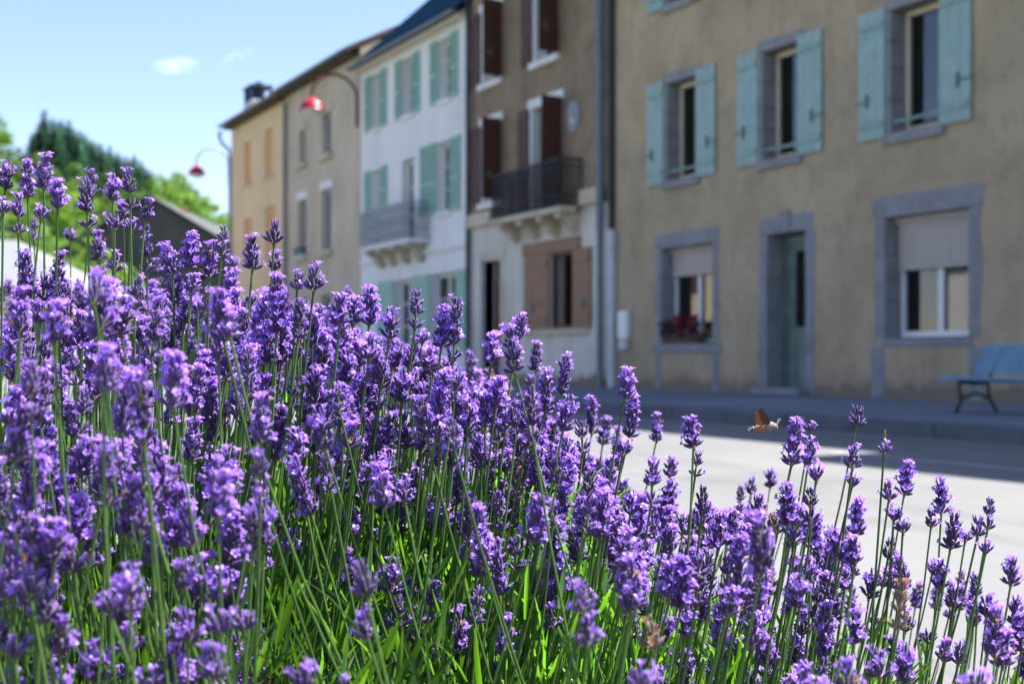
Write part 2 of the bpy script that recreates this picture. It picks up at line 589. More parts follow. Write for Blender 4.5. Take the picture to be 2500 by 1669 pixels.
def house(name, x0, x1, eave, label, wall, roof, holes, pitch=26, depth=8.0, over=0.38, split=None, mats=None, ridge=None):
    """walls (front sheet with openings, sides, back), a gabled roof along the street and its gutter"""
    root = thing(name, ((x0 + x1) / 2, D, PZ), label, "house")
    mb = MB()
    wall_grid(mb, x0, x1, -0.02, eave, holes, split=split)
    yb = D + depth
    half = ridge or depth / 2
    rz = eave + half * math.tan(radians(pitch))
    e = 0.012
    for xx, s in ((x0 + e, -1), (x1 - e, 1)):
        mb.add([(xx, D + .003, -.02), (xx, yb, -.02), (xx, yb, eave), (xx, D + half, rz - .02), (xx, D + .003, eave)],
               [(0, 1, 2, 3, 4) if s > 0 else (4, 3, 2, 1, 0)])
    mb.quad((x1, yb, -.02), (x0, yb, -.02), (x0, yb, eave), (x1, yb, eave))
    mb.build("wall", mats or wall, root)
    tn = math.tan(radians(pitch))
    rb = MB()
    t = 0.13
    rise = over * tn
    g_ = 0.006
    a0, a1 = x0 + g_, x1 - g_
    prof = [(D - over, eave - rise + .06), (D + half, rz + .06), (yb + over, eave - (yb + over - D - 2 * half) * 0 - rise + .06)]
    rb.slab([(a0, prof[0][0], prof[0][1]), (a1, prof[0][0], prof[0][1]), (a1, prof[1][0], prof[1][1]), (a0, prof[1][0], prof[1][1])], (0, 0, t))
    rb.slab([(a1, prof[2][0], prof[2][1]), (a0, prof[2][0], prof[2][1]), (a0, prof[1][0], prof[1][1] + .002), (a1, prof[1][0], prof[1][1] + .002)], (0, 0, t))
    r = rb.build("roof", roof, root)
    gt = MB()
    gz = eave - rise + 0.06
    pts = []
    for k in range(9):
        an = pi + pi * k / 8
        pts.append((cos(an) * .065, sin(an) * .065))
    vs = []
    for xx in (a0 + .02, a1 - .02):
        for (py, pz) in pts:
            vs.append((xx, D - over - .07 + py, gz + .06 + pz))
        for (py, pz) in reversed(pts):
            vs.append((xx, D - over - .07 + py * .9, gz + .06 + pz * .9))
    n = len(pts) * 2
    gt.add(vs, [(k, (k + 1) % n, (k + 1) % n + n, k + n) for k in range(n)] + [tuple(range(n - 1, -1, -1)), tuple(range(n, 2 * n))])
    gt.build("gutter", "zinc", r)
    fb = MB().box(a0 + .03, a1 - .03, D - over + .04, D + .02, eave - rise + .0, eave - rise + .055)
    fb.build("eaves_board", 'bark' if roof != 'slate' else 'cream_paint', r)
    return root


def window(root, x0, x1, z0, z1, frame='white_paint', depth=0.2, film=.115, leaves=2, bars=0, curtain=None, sill=None, sill_mat='granite',
           sash=0.06, sill_out=0.05):
    """frame (part) set back in its opening; pane, curtain, room and sill are its sub-parts"""
    y = D + depth
    f = MB()
    s = sash
    f.box(x0, x0 + s, y, y + .07, z0, z1)
    f.box(x1 - s, x1, y, y + .07, z0, z1)
    f.box(x0 + s, x1 - s, y, y + .07, z0, z0 + s)
    f.box(x0 + s, x1 - s, y, y + .07, z1 - s, z1)
    w = (x1 - x0 - 2 * s)
    for k in range(1, leaves):
        xc = x0 + s + w * k / leaves
        f.box(xc - s * .6, xc + s * .6, y - .012, y + .062, z0 + s, z1 - s)
    for k in range(bars):
        zc = z0 + (z1 - z0) * (k + 1) / (bars + 1)
        for q in range(leaves):
            f.box(x0 + s + w * q / leaves + s * .62 * (q > 0), x0 + s + w * (q + 1) / leaves - s * .62 * (q < leaves - 1), y + .012, y + .05, zc - .015, zc + .015)
    fr = f.build("window", frame, root)
    MB().box(x0 + s * .9, x1 - s * .9, y + .03, y + .036, z0 + s * .9, z1 - s * .9).build("pane", "pane", fr)
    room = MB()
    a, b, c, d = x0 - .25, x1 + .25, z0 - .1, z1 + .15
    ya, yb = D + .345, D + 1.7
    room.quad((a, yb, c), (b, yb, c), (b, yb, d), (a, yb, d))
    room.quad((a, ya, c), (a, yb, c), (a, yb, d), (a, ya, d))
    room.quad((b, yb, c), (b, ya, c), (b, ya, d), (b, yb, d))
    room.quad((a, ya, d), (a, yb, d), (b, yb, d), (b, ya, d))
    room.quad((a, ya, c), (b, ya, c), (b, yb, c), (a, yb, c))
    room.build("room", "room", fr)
    if curtain:
        cx0, cx1, cz0, cz1 = curtain
        cb = MB()
        n = max(8, int((cx1 - cx0) / .035))
        vs = []
        for k in range(n + 1):
            xx = cx0 + (cx1 - cx0) * k / n
            yy = y + film + min(.018, film * .1) * sin(k * 1.9) + .05 * min(.16, film * .3) * sin(k * .7)
            vs += [(xx, yy, cz0), (xx, yy, cz1)]
        cb.add(vs, [(2 * k, 2 * k + 2, 2 * k + 3, 2 * k + 1) for k in range(n)])
        cb.build("curtain", "curtain", fr)
    if sill:
        MB().box(x0 - sill, x1 + sill, D - sill_out, D + depth - .004, z0 - .13, z0 - .003, bev=.012).build("sill", sill_mat, fr)
    return fr


def stones(part, x0, x1, z0, z1, w, mat, depth=0.2, n=3, keystone=False, lintel=None, sillh=0.0, out=.012):
    """dressed stones round an opening: jambs in single blocks, a lintel (or two springers and a keystone)"""
    rng = random.Random(int(abs(x0 * 100)))
    lh = lintel or w
    for side in (0, 1):
        zs = [z0]
        for k in range(1, n):
            zs.append(z0 + (z1 - z0) * (k / n) + rng.uniform(-.08, .08))
        zs.append(z1)
        for k in range(n):
            ww = w * rng.uniform(.86, 1.14)
            a, b = (x0 - ww, x0) if side == 0 else (x1, x1 + ww)
            o = out + rng.uniform(-.003, .004)
            MB().box(a, b, D - o, D + depth, zs[k] + .004, zs[k + 1] - .004, bev=.01).build("jamb_stone", mat, part)
    if keystone:
        xm = (x0 + x1) / 2
        kw = .11
        MB().box(x0 - w * .9, xm - kw - .004, D - out, D + depth, z1, z1 + lh, bev=.012).build("lintel_stone", mat, part)
        MB().box(xm + kw + .004, x1 + w * .9, D - out, D + depth, z1, z1 + lh, bev=.012).build("lintel_stone", mat, part)
        MB().slab([(xm - kw * .8, D - out - .018, z1 + .003), (xm + kw * .8, D - out - .018, z1 + .003), (xm + kw, D - out - .018, z1 + lh + .07), (xm - kw, D - out - .018, z1 + lh + .07)], (0, .2, 0)).build("keystone", mat, part)
    else:
        MB().box(x0 - w * 1.12, x1 + w * 1.12, D - out - .004, D + depth, z1, z1 + lh, bev=.014).build("lintel_stone", mat, part)


def shutter(root, xa, xb, z0, z1, mat, hinge=None, angle=0.0, planks=3, louvre=False, latch=True, name="shutter", edge=None):
    """one shutter leaf lying against the wall between xa and xb, or swung out by angle about the hinge edge (-1 left edge, +1 right edge)"""
    w = xb - xa
    root_o = ORG[root]
    hx = xa if (hinge or -1) < 0 else xb
    sgn = 1 if (hinge or -1) < 0 else -1
    hy = D - .012
    ca, sa = cos(angle), sin(angle)

    def T(u, v, z):          # u along the leaf from its hinge, v outward from the leaf's back face
        return (hx + sgn * (u * ca + v * sa) if sgn > 0 else hx - (u * ca + v * sa), hy - u * sa - v * ca, z)

    def bx(mb, u0, u1, v0, v1, a, b):
        vs = [T(u, v, z) for z in (a, b) for v in (v0, v1) for u in (u0, u1)]
        mb.add(vs, [(0, 2, 3, 1), (4, 5, 7, 6), (0, 1, 5, 4), (2, 6, 7, 3), (0, 4, 6, 2), (1, 3, 7, 5)])
    th = .032
    fr = MB()
    if louvre:
        s = .055
        bx(fr, 0, s, 0, th, z0, z1)
        bx(fr, w - s, w, 0, th, z0, z1)
        zm = z0 + (z1 - z0) * .45
        for (a, b) in ((z0, z0 + .09), (zm - .04, zm + .04), (z1 - .07, z1)):
            bx(fr, s, w - s, 0, th, a, b)
        nn = int((z1 - z0) / .055)
        for k in range(nn):
            zc = z0 + .1 + (z1 - z0 - .19) * k / (nn - 1)
            vs = [T(u, v, z) for (v, z) in ((.003, zc + .02), (.008, zc + .024), (th - .003, zc - .02), (th - .008, zc - .024)) for u in (s, w - s)]
            fr.add(vs, [(0, 1, 3, 2), (2, 3, 5, 4), (4, 5, 7, 6), (6, 7, 1, 0)])
        return fr.build(name, mat, root)
    # ledges on the face, planks behind
    zc = z1 - .2
    bx(fr, .03, w - .03, th, th + .018, zc - .045, zc + .045)
    sh = fr.build(name, edge or mat, root)
    fr = MB()
    zc = z0 + .2
    bx(fr, .03, w - .03, th, th + .018, zc - .045, zc + .045)
    fr.build("ledge", edge or mat, sh)
    for k in range(planks):
        pb = MB()
        bx(pb, w * k / planks + .003, w * (k + 1) / planks - .003, random.uniform(0, .002), th - random.uniform(0, .003), z0, z1)
        pb.build("plank", mat, sh)
    if latch:
        lb = MB()
        zc = z0 + (z1 - z0) * .30
        bx(lb, w * .55, w + .05, th, th + .02, zc - .012, zc + .012)
        bx(lb, w * .61, w * .65, th + .001, th + .035, zc - .09, zc + .09)
        lb.build("latch", "door_green", sh)
    return sh


def downpipe(root, x, z0, z1, r=.055, mat='zinc', y=None, name="downpipe"):
    y = y if y is not None else D - .1
    mb = MB().tube([(x, y, z0), (x, y, z1)], r, 12)
    z = z0 + .5
    while z < z1:
        mb.lathe((x, y, z), [(r, -.02), (r + .012, -.02), (r + .012, .02), (r, .02)], 12)
        z += 1.9
    return mb.build(name, mat, root)


def railing(mb, p0, p1, z0, z1, step=.11, rb=.009):
    p0, p1 = Vector(p0), Vector(p1)
    L = (p1 - p0).length
    d = (p1 - p0).normalized()
    for z in (z0 + .05, z0 + .2, z1 - .14):
        mb.tube([(p0.x, p0.y, z), (p1.x, p1.y, z)], rb * 1.1, 5)
    mb.tube([(p0.x, p0.y, z1), (p1.x, p1.y, z1)], .022, 6)
    n = max(2, int(L / step))
    for k in range(n + 1):
        q = p0 + d * (L * k / n)
        mb.tube([(q.x, q.y, z0), (q.x, q.y, z1)], rb, 5)
        if k < n and step > .09:
            m = p0 + d * (L * (k + .5) / n)
            zc = (z0 + .2 + z1 - .14) / 2
            for zz in (zc - .16, zc + .16):
                ring = [(m + d * (cos(a) * step * .42)) for a in [2 * pi * j / 8 for j in range(9)]]
                mb.tube([(r_.x, r_.y, zz + sin(2 * pi * j / 8) * .13) for j, r_ in enumerate(ring)], rb * .75, 4, cap=False)


# ---- ochre house on the right (three bays)
R_WIN = [(-19.86, -18.98), (-17.22, -16.36), (-14.42, -13.52)]
holes = [(a - .03, b + .03, 3.52, 5.15) for a, b in R_WIN] + [(a - .03, b + .03, 6.39, 8.02) for a, b in R_WIN]
holes += [(-20.07, -18.50, .88, 2.46), (-17.14, -16.18, PZ - .1, 2.46), (-14.56, -13.0, .90, 2.48)]
rh = house("ochre_house", -21.70, -6.42, 9.0, "ochre rendered house with pale mint shutters and blue granite door surround", "ochre_render", "brown_tile", holes)
for fl, (z0, z1) in enumerate(((3.55, 5.12), (6.42, 7.99))):
    for i, (a, b) in enumerate(R_WIN):
        cur = (a + .08, b - .05, z0 + .05, z1 - .05) if i == 0 else ((b - .42, b - .08, z0 + .1, z0 + .72) if i == 1 else None)
        wdw = window(rh, a, b, z0, z1, 'cream_paint', depth=.24, leaves=1, curtain=cur, film=.08, sash=.075)
        stones(wdw, a, b, z0 - .02, z1, .10, 'granite', depth=.236, n=4, lintel=.16)
        MB().box(a - .10, b + .10, D - .06, D + .236, z0 - .16, z0 - .022, bev=.012).build("sill", "granite", wdw)
        MB().tube([(a - .0, D + .06, z0 + .14), (b + .0, D + .06, z0 + .14)], .022, 8).build("guard_bar", "mint_edge", wdw)
        shutter(rh, a - .60, a - .08, z0 - .05, z1 + .06, 'mint_paint', hinge=1, edge='mint_edge')
        shutter(rh, b + .02, b + .56, z0 - .05, z1 + .06, 'mint_paint', hinge=-1, edge='mint_edge')
# ground floor: small window with the flower box
wdw = window(rh, -20.04, -18.53, .90, 2.30, 'white_paint', depth=.26, film=.06, leaves=2, curtain=(-19.24, -18.95, .97, 2.2), sash=.07)
stones(wdw, -20.04, -18.53, .88, 2.44, .17, 'granite', depth=.255, n=3, lintel=.24)
MB().box(-20.30, -18.28, D - .03, D + .255, .74, .876, bev=.012).build("sill", "granite", wdw)
bl = MB()
for k in range(7):
    bl.box(-19.99, -18.58, D + .19, D + .215, 2.36 - .055 * k - .05, 2.36 - .055 * k)
bl.box(-20.035, -18.535, D + .16, D + .25, 2.365, 2.435)
bl.build("roller_blind", "blind", wdw)
for s0, s1 in ((-20.25, -20.05), (-18.53, -18.34)):
    MB().box(s0, s1, D - .014, D + .02, PZ, .735, bev=.01).build("base_stone", "granite", wdw)
# wide window; white sheet behind the right pane stands in for a sunlit reflection
wdw = window(rh, -14.53, -13.03, .92, 2.40, 'white_paint', depth=.26, film=.05, leaves=2, curtain=(-13.74, -13.1, .99, 1.80), sash=.075)
stones(wdw, -14.53, -13.03, .90, 2.46, .22, 'granite', depth=.255, n=3, lintel=.28)
MB().box(-14.60, -12.96, D - .02, D + .255, .80, .895, bev=.01).build("sill", "granite", wdw)
bl = MB()
for k in range(11):
    bl.box(-14.49, -13.07, D + .185, D + .212, 2.38 - .055 * k - .05, 2.38 - .055 * k)
bl.box(-14.525, -13.035, D + .15, D + .25, 2.385, 2.455)
bl.build("roller_blind", "blind", wdw)
for s0, s1 in ((-14.80, -14.54), (-13.02, -12.80)):
    MB().box(s0, s1, D - .014, D + .02, PZ, .80, bev=.01).build("base_stone", "granite", wdw)
# door
db = MB()
dy = D + .30
db.box(-17.10, -17.03, dy, dy + .09, PZ, 2.43)
db.box(-16.28, -16.21, dy, dy + .09, PZ, 2.43)
db.box(-17.03, -16.28, dy, dy + .09, 2.30, 2.43)
db.box(-17.02, -16.29, dy + .02, dy + .07, PZ + .02, PZ + .12)
db.box(-17.02, -16.29, dy + .02, dy + .07, .95, 1.10)
db.box(-17.02, -16.29, dy + .02, dy + .07, 2.2, 2.295)
for a, b in ((-17.02, -16.86), (-16.45, -16.29)):
    db.box(a, b, dy + .02, dy + .07, PZ + .12, .95)
    db.box(a, b, dy + .02, dy + .07, 1.10, 2.2)
db.box(-16.86, -16.45, dy + .035, dy + .06, PZ + .12, .95)
db.box(-16.78, -16.53, dy + .022, dy + .05, .32, .82)
door = db.build("door", "door_green", rh)
MB().box(-16.87, -16.44, dy + .045, dy + .05, 1.09, 2.21).build("pane", "pane", door)
gr = MB()
for k in range(4):
    xx = -16.82 + k * .11
    gr.tube([(xx, dy + .03, 1.1), (xx, dy + .03, 2.2)], .008, 5)
for zc in (1.35, 1.65, 1.95):
    gr.lathe((-16.655, dy + .03, zc), [(.06, -.006), (.072, -.006), (.072, .006), (.06, .006)], 12, axis=(0, 1, 0))
gr.build("door_grille", "iron", door)
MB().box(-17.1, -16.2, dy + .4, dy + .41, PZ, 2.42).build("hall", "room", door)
MB().lathe((-16.37, dy + .012, 1.02), [(.0, -.03), (.025, -.028), (.028, -.01), (.012, 0), (.012, .02)], 12, axis=(0, 1, 0)).build("door_knob", "zinc", door)
stones(door, -17.11, -16.20, PZ, 2.44, .20, 'granite', depth=.295, n=4, keystone=True, lintel=.25)
MB().box(-17.2, -16.1, D - .22, D + .30, PZ + .003, PZ + .10, bev=.012).build("door_step", "granite", door)
# downpipe, dark upright strip and covers at the left edge of the house
downpipe(rh, -21.83, 2.9, 8.7, .075, 'zinc', y=D - .16)
downpipe(rh, -21.60, 2.9, 8.7, .05, 'dark_pipe', y=D - .06, name="dark_strip")
MB().tube([(-21.83, D - .16, 2.92), (-21.83, D - .16, PZ)], .062, 12).build("cast_pipe", "zinc", rh)
MB().box(-21.66, -21.50, D - .12, D - .003, PZ, 2.88, bev=.02).build("pipe_cover", "grey_pvc", rh)

# ---- neighbour to the right, outside the picture: its shadow lies on the road
nh = house("corner_house", -6.40, 5.6, 10.6, "tall ochre house beyond the blue bench, its eaves shading the road", "beige_render", "brown_tile",
           [(-4.6, -3.6, .13, 2.5), (-2.2, -1.2, 1.0, 2.5), (-4.6, -3.7, 3.6, 5.2), (-2.2, -1.3, 3.6, 5.2)])
for a, b, c, d in ((-2.2, -1.2, 1.0, 2.5), (-4.6, -3.7, 3.6, 5.2), (-2.2, -1.3, 3.6, 5.2), (-4.6, -3.6, .13, 2.5)):
    window(nh, a + .02, b - .02, c + .02, d - .02, 'cream_paint')

# ---- brown house with the iron balcony
holes = [(-27.2, -26.25, 6.35, 7.88), (-24.75, -23.75, 6.35, 7.88), (-27.2, -26.3, 3.86, 5.5), (-24.89, -23.62, 3.42, 5.5),
         (-27.05, -26.3, PZ - .1, 2.66), (-24.05, -23.1, 1.2, 2.64)]
bh = house("brown_house", -27.78, -21.74, 9.25, "brown roughcast house with white ground floor and black iron balcony", "brown_render", "brown_tile", holes,
           split=(3.40, 1), mats=["brown_render", "lime_wash"])
for (a, b, c, d), cur in zip(holes[:4], (None, None, (-26.6, -26.35, 3.9, 5.4), (-24.5, -23.9, 3.6, 5.3))):
    wdw = window(bh, a + .03, b - .03, c + .02, d - .02, 'brown_paint' if c < 4 and b > -24 else 'white_paint', depth=.2, leaves=2, bars=2, curtain=cur)
    for x0_, x1_ in ((a - .03, a + .04), (b - .04, b + .03)):
        MB().box(x0_, x1_, D - .012, D + .198, c, d, bev=.008).build("white_reveal", "white_paint", wdw)
    MB().box(a - .12, b + .12, D - .03, D + .198, d - .01, d + .17, bev=.012).build("white_lintel", "white_stone", wdw)
    if c > 3.6:
        MB().box(a - .10, b + .10, D - .09, D + .198, c - .11, c + .015, bev=.012).build("sill", "white_stone", wdw)
    w2 = .46
    shutter(bh, a - w2 - .05, a - .05, c + .02, d + .02, 'brown_paint', hinge=1, planks=3)
    shutter(bh, b + .04, b + .04 + w2, c + .02, d + .02, 'brown_paint', hinge=-1, angle=radians(82), planks=3)
# string course
for k, (a, b) in enumerate(((-27.74, -26.62), (-26.61, -25.2), (-25.19, -23.9), (-23.89, -22.72), (-22.71, -21.95))):
    MB().box(a, b, D - .13, D - .002, 3.40, 3.68 if k in (0, 4) else 3.43, bev=.02).build("string_course_stone", "cream_stone", bh)
# balcony
BX0, BX1, BY = -25.8, -22.72, D - .47
bal = MB().box(BX0, BX1, BY, D - .134, 3.29, 3.40, bev=.02).build("balcony", "cream_stone", bh)
rl = MB()
railing(rl, (BX0 + .05, BY + .04, 0), (BX1 - .05, BY + .04, 0), 3.40, 4.26, .075, rb=.013)
railing(rl, (BX1 - .05, BY + .04, 0), (BX1 - .05, D - .02, 0), 3.40, 4.26, .075, rb=.013)
railing(rl, (BX0 + .05, D - .02, 0), (BX0 + .05, BY + .04, 0), 3.40, 4.26, .075, rb=.013)
rl.build("railing", "iron", bal)
for xc in (-25.45, -24.6, -23.75, -22.98):
    cb = MB()
    pr = [(D - .003, 3.286), (BY + .06, 3.286), (BY + .05, 3.20), (D - .25, 3.13), (D - .16, 3.02), (D - .09, 2.96), (D - .003, 2.93)]
    n = len(pr)
    cb.add([(xc - .10, y, z) for y, z in pr] + [(xc + .10, y, z) for y, z in pr],
           [tuple(range(n)), tuple(range(2 * n - 1, n - 1, -1))] + [(k, k + n, (k + 1) % n + n, (k + 1) % n) for k in range(n)])
    cb.build("corbel", "cream_stone", bal)
# ground floor door, window with its tan shutters
db = MB()
db.box(-27.02, -26.33, D + .22, D + .27, PZ, 2.25)
db.box(-26.98, -26.70, D + .205, D + .23, .3, 1.0)
db.box(-26.64, -26.37, D + .205, D + .23, .3, 1.0)
db.box(-26.98, -26.70, D + .205, D + .23, 1.15, 2.1)
db.box(-26.64, -26.37, D + .205, D + .23, 1.15, 2.1)
bd = db.build("door", "door_red", bh)
MB().box(-27.03, -26.32, D + .24, D + .25, 2.27, 2.65).build("pane", "pane", bd)
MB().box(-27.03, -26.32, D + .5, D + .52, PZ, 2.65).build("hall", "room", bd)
MB().box(-27.25, -27.05, D - .02, D + .2, PZ, 2.70, bev=.01).build("jamb_stone", "granite", bd)
MB().box(-26.30, -26.12, D - .02, D + .2, PZ, 2.70, bev=.01).build("jamb_stone", "cream_stone", bd)
MB().box(-27.3, -26.08, D - .025, D + .2, 2.70, 2.86, bev=.01).build("lintel_stone", "cream_stone", bd)
MB().box(-26.42, -26.38, D + .16, D + .205, 1.02, 1.14).build("handle", "zinc", bd)
wdw = window(bh, -24.03, -23.12, 1.22, 2.62, 'brown_paint', depth=.04, leaves=2, sash=.045)
for ch_ in [c_ for c_ in wdw.children if c_.name.startswith('pane')]:      # this window stands open
    bpy.data.objects.remove(ch_)
MB().box(-25.2, -22.82, D - .05, D - .002, 2.655, 2.88, bev=.01).build("lintel_board", "tan_paint", wdw)
MB().box(-25.1, -22.5, D - .06, D + .2, 1.08, 1.19, bev=.012).build("sill", "cream_stone", wdw)
shutter(bh, -25.12, -24.06, 1.2, 2.65, 'tan_paint', hinge=1, planks=5)
shutter(bh, -23.09, -22.40, 1.2, 2.65, 'tan_paint', hinge=-1, planks=4)
# oval wall plaque
pl = MB()
for (rx, rz_, y0, mi) in ((.23, .29, .03, 0), (.15, .20, .045, 0)):
    n = 20
    vs = [(-23.1 + rx * cos(2 * pi * k / n), D - y0, 5.08 + rz_ * sin(2 * pi * k / n)) for k in range(n)]
    vs += [(v[0], D - .002, v[2]) for v in vs]
    pl.add(vs, [tuple(range(n - 1, -1, -1))] + [(k, (k + 1) % n, (k + 1) % n + n, k + n) for k in range(n)], mi)
wp = pl.build("wall_plaque", "grey_iron", org=(-23.1, D, 5.08))
tag(wp, "oval grey plaque on the brown wall right of the balcony door", "plaque")
MB().lathe((-23.1, D - .045, 5.0), [(.0, -.02), (.05, -.018), (.07, 0)], 14, axis=(0, 1, 0)).build("boss", "cream_paint", wp)
downpipe(bh, -27.74, PZ, 8.9, .05, 'dark_pipe', y=D - .09)
# meter cabinet on the ochre wall
mt = MB().box(-21.33, -21.03, D - .10, D - .002, .98, 1.46, bev=.015).build("meter_box", "white_paint", org=(-21.18, D, 1.2))
tag(mt, "narrow white meter cabinet fixed low on the ochre wall by the downpipe", "meter box")
MB().box(-21.31, -21.05, D - .10, D - .002, .80, .965, bev=.012).build("lower_box", "grey_pvc", mt)

# ---- white house with green louvred shutters
W2 = [(-34.0, -33.32), (-31.82, -31.12), (-29.58, -28.90)]
holes = [(a, b, 6.4, 7.76) for a, b in W2] + [(-34.0, -33.34, 4.34, 5.36), (-31.86, -31.06, 3.42, 5.36), (-29.68, -28.92, 3.9, 5.48),
                                             (-32.3, -31.15, .85, 2.52), (-30.02, -28.56, .85, 2.55)]
wh = house("white_house", -34.80, -27.80, 8.22, "white house with green louvred shutters under a dark blue slate roof", "white_render", "slate", holes, pitch=42, over=.3)
for a, b, c, d in holes:
    cur = (a + .06, b - .06, c + .06, d - .06)
    wdw = window(wh, a + .02, b - .02, c + .02, d - .02, 'white_paint', depth=.16, film=.06, leaves=2, bars=2, curtain=cur, sill=.05 if c > 3.5 else None, sill_mat='white_stone')
for a, b in W2:
    shutter(wh, a - .44, a - .02, 6.38, 7.80, 'green_paint', hinge=1, louvre=True)
    shutter(wh, b + .02, b + .44, 6.38, 7.80, 'green_paint', hinge=-1, louvre=True)
shutter(wh, -34.46, -34.03, 4.32, 5.40, 'green_paint', hinge=1, louvre=True)
shutter(wh, -33.31, -32.86, 4.32, 5.40, 'green_paint', hinge=-1, louvre=True)
shutter(wh, -30.62, -29.71, 3.88, 5.52, 'green_paint', hinge=1, louvre=True)
shutter(wh, -28.89, -28.32, 3.88, 5.50, 'green_paint', hinge=-1, louvre=True)
shutter(wh, -33.50, -32.34, .8, 2.54, 'green_paint', hinge=1, planks=5, latch=False)
shutter(wh, -31.11, -30.06, .8, 2.56, 'green_paint', hinge=-1, planks=5, latch=False)
shutter(wh, -28.50, -27.98, .8, 2.58, 'green_paint', hinge=-1, planks=3, latch=False)
MB().box(-34.78, -27.84, D - .05, D - .002, 3.02, 3.14, bev=.015).build("string_course", "white_stone", wh)
MB().box(-34.78, -27.84, D - .16, D - .002, 8.0, 8.12, bev=.03).build("cornice", "cream_stone", wh)
BX0, BX1, BY = -33.45, -30.1, D - .52
bal = MB().box(BX0, BX1, BY, D - .002, 3.27, 3.38, bev=.02).build("balcony", "white_stone", wh)
rl = MB()
railing(rl, (BX0 + .05, BY + .04, 0), (BX1 - .05, BY + .04, 0), 3.38, 4.22, .10, rb=.013)
railing(rl, (BX1 - .05, BY + .04, 0), (BX1 - .05, D - .02, 0), 3.38, 4.22, .10, rb=.013)
railing(rl, (BX0 + .05, D - .02, 0), (BX0 + .05, BY + .04, 0), 3.38, 4.22, .10, rb=.013)
rl.build("railing", "grey_iron", bal)
for xc in (-33.1, -32.3, -31.4, -30.5):
    cb = MB()
    pr = [(D - .053, 3.266), (BY + .06, 3.266), (BY + .05, 3.20), (D - .28, 3.12), (D - .2, 3.0), (D - .12, 2.9), (D - .053, 2.86)]
    n = len(pr)
    cb.add([(xc - .12, y, z) for y, z in pr] + [(xc + .12, y, z) for y, z in pr],
           [tuple(range(n)), tuple(range(2 * n - 1, n - 1, -1))] + [(k, k + n, (k + 1) % n + n, (k + 1) % n) for k in range(n)])
    cb.build("corbel", "cream_stone", bal)

# ---- beige house
holes = [(-40.2, -39.55, 6.3, 7.25), (-38.0, -37.2, 6.27, 7.4), (-40.25, -39.5, 3.62, 5.25), (-38.05, -37.2, 3.62, 5.32), (-40.3, -39.4, .13, 2.4), (-38.1, -37.1, .9, 2.4)]
th_ = house("beige_house", -41.48, -34.82, 8.66, "beige house with small grey windows between the white and yellow houses", "beige_render", "brown_tile", holes)
for i, (a, b, c, d) in enumerate(holes):
    wdw = window(th_, a + .02, b - .02, c + .02, d - .02, 'grey_pvc', depth=.13, film=.06, leaves=2, curtain=(a + .05, b - .05, c + .1, d - .1) if i < 4 else None)
    if c > 3:
        MB().box(a - .14, b + .14, D - .14, D + .126, c - .16, c - .002, bev=.02).build("sill", "cream_stone", wdw)
        MB().box(a - .12, b + .12, D - .04, D + .126, d - .01, d + .22, bev=.015).build("lintel_stone", "white_stone" if i in (2, 3) else "beige_render", wdw)
downpipe(th_, -41.36, PZ, 8.3, .05, 'zinc')

# ---- yellow house at the end
holes = [(-46.3, -45.5, 6.36, 7.74), (-43.76, -43.0, 6.36, 7.80), (-46.35, -45.4, 3.8, 5.22), (-43.76, -42.72, 3.8, 5.36), (-46.3, -45.4, .13, 2.4), (-43.9, -42.8, .9, 2.4)]
yh = house("yellow_house", -48.0, -41.50, 8.60, "yellow ochre end house with closed orange shutters and a chimney", "yellow_render", "brown_tile", holes)
for i, (a, b, c, d) in enumerate(holes):
    wdw = window(yh, a + .02, b - .02, c + .02, d - .02, 'cream_paint', depth=.2)
    MB().box(a - .08, b + .08, D - .07, D + .196, c - .1, c - .002, bev=.012).build("sill", "cream_stone", wdw)
    m_ = (a + b) / 2
    for (p, q, hh) in ((a + .015, m_ - .006, -1), (m_ + .006, b - .015, 1)):
        lf = MB().box(p, q, D + .05, D + .085, c + .01, d - .02)
        for zc in (c + .25, d - .25):
            lf.box(p + .02, q - .02, D + .03, D + .05, zc - .05, zc + .05)
        lf.build("shutter", "orange_paint", yh)
# swan-neck downpipe on the far corner
MB().tube([(-47.9, D - .42, 8.36), (-47.9, D - .46, 8.16), (-47.9, D - .34, 7.92), (-47.9, D - .12, 7.76), (-47.9, D - .09, 7.5), (-47.9, D - .09, PZ)], .05, 10).build("downpipe", "zinc", yh, smooth=True)
ch = MB().box(-47.0, -46.0, D + .15, D + .85, 8.55, 9.18, bev=.02).build("chimney", "grey_pvc", yh)
cg = MB()
for xx in (-46.94, -46.06):
    for yy in (D + .2, D + .8):
        cg.box(xx - .04, xx + .04, yy - .04, yy + .04, 9.18, 9.62)
cg.box(-47.04, -45.96, D + .12, D + .88, 9.62, 9.68)
for k in range(5):
    xx = -46.82 + k * .16
    cg.tube([(xx, D + .2, 9.19), (xx + .12, D + .2, 9.61)], .025, 6)
    cg.tube([(xx + .12, D + .21, 9.19), (xx, D + .21, 9.61)], .025, 6)
cg.build("chimney_cage", "blue_cap", ch)
for xx in (-46.75, -46.35):
    MB().lathe((xx, D + .5, 9.19), [(.13, 0), (.11, .5), (.14, .52), (.14, .62), (.1, .62)], 14).build("chimney_pot", "blue_cap", ch)

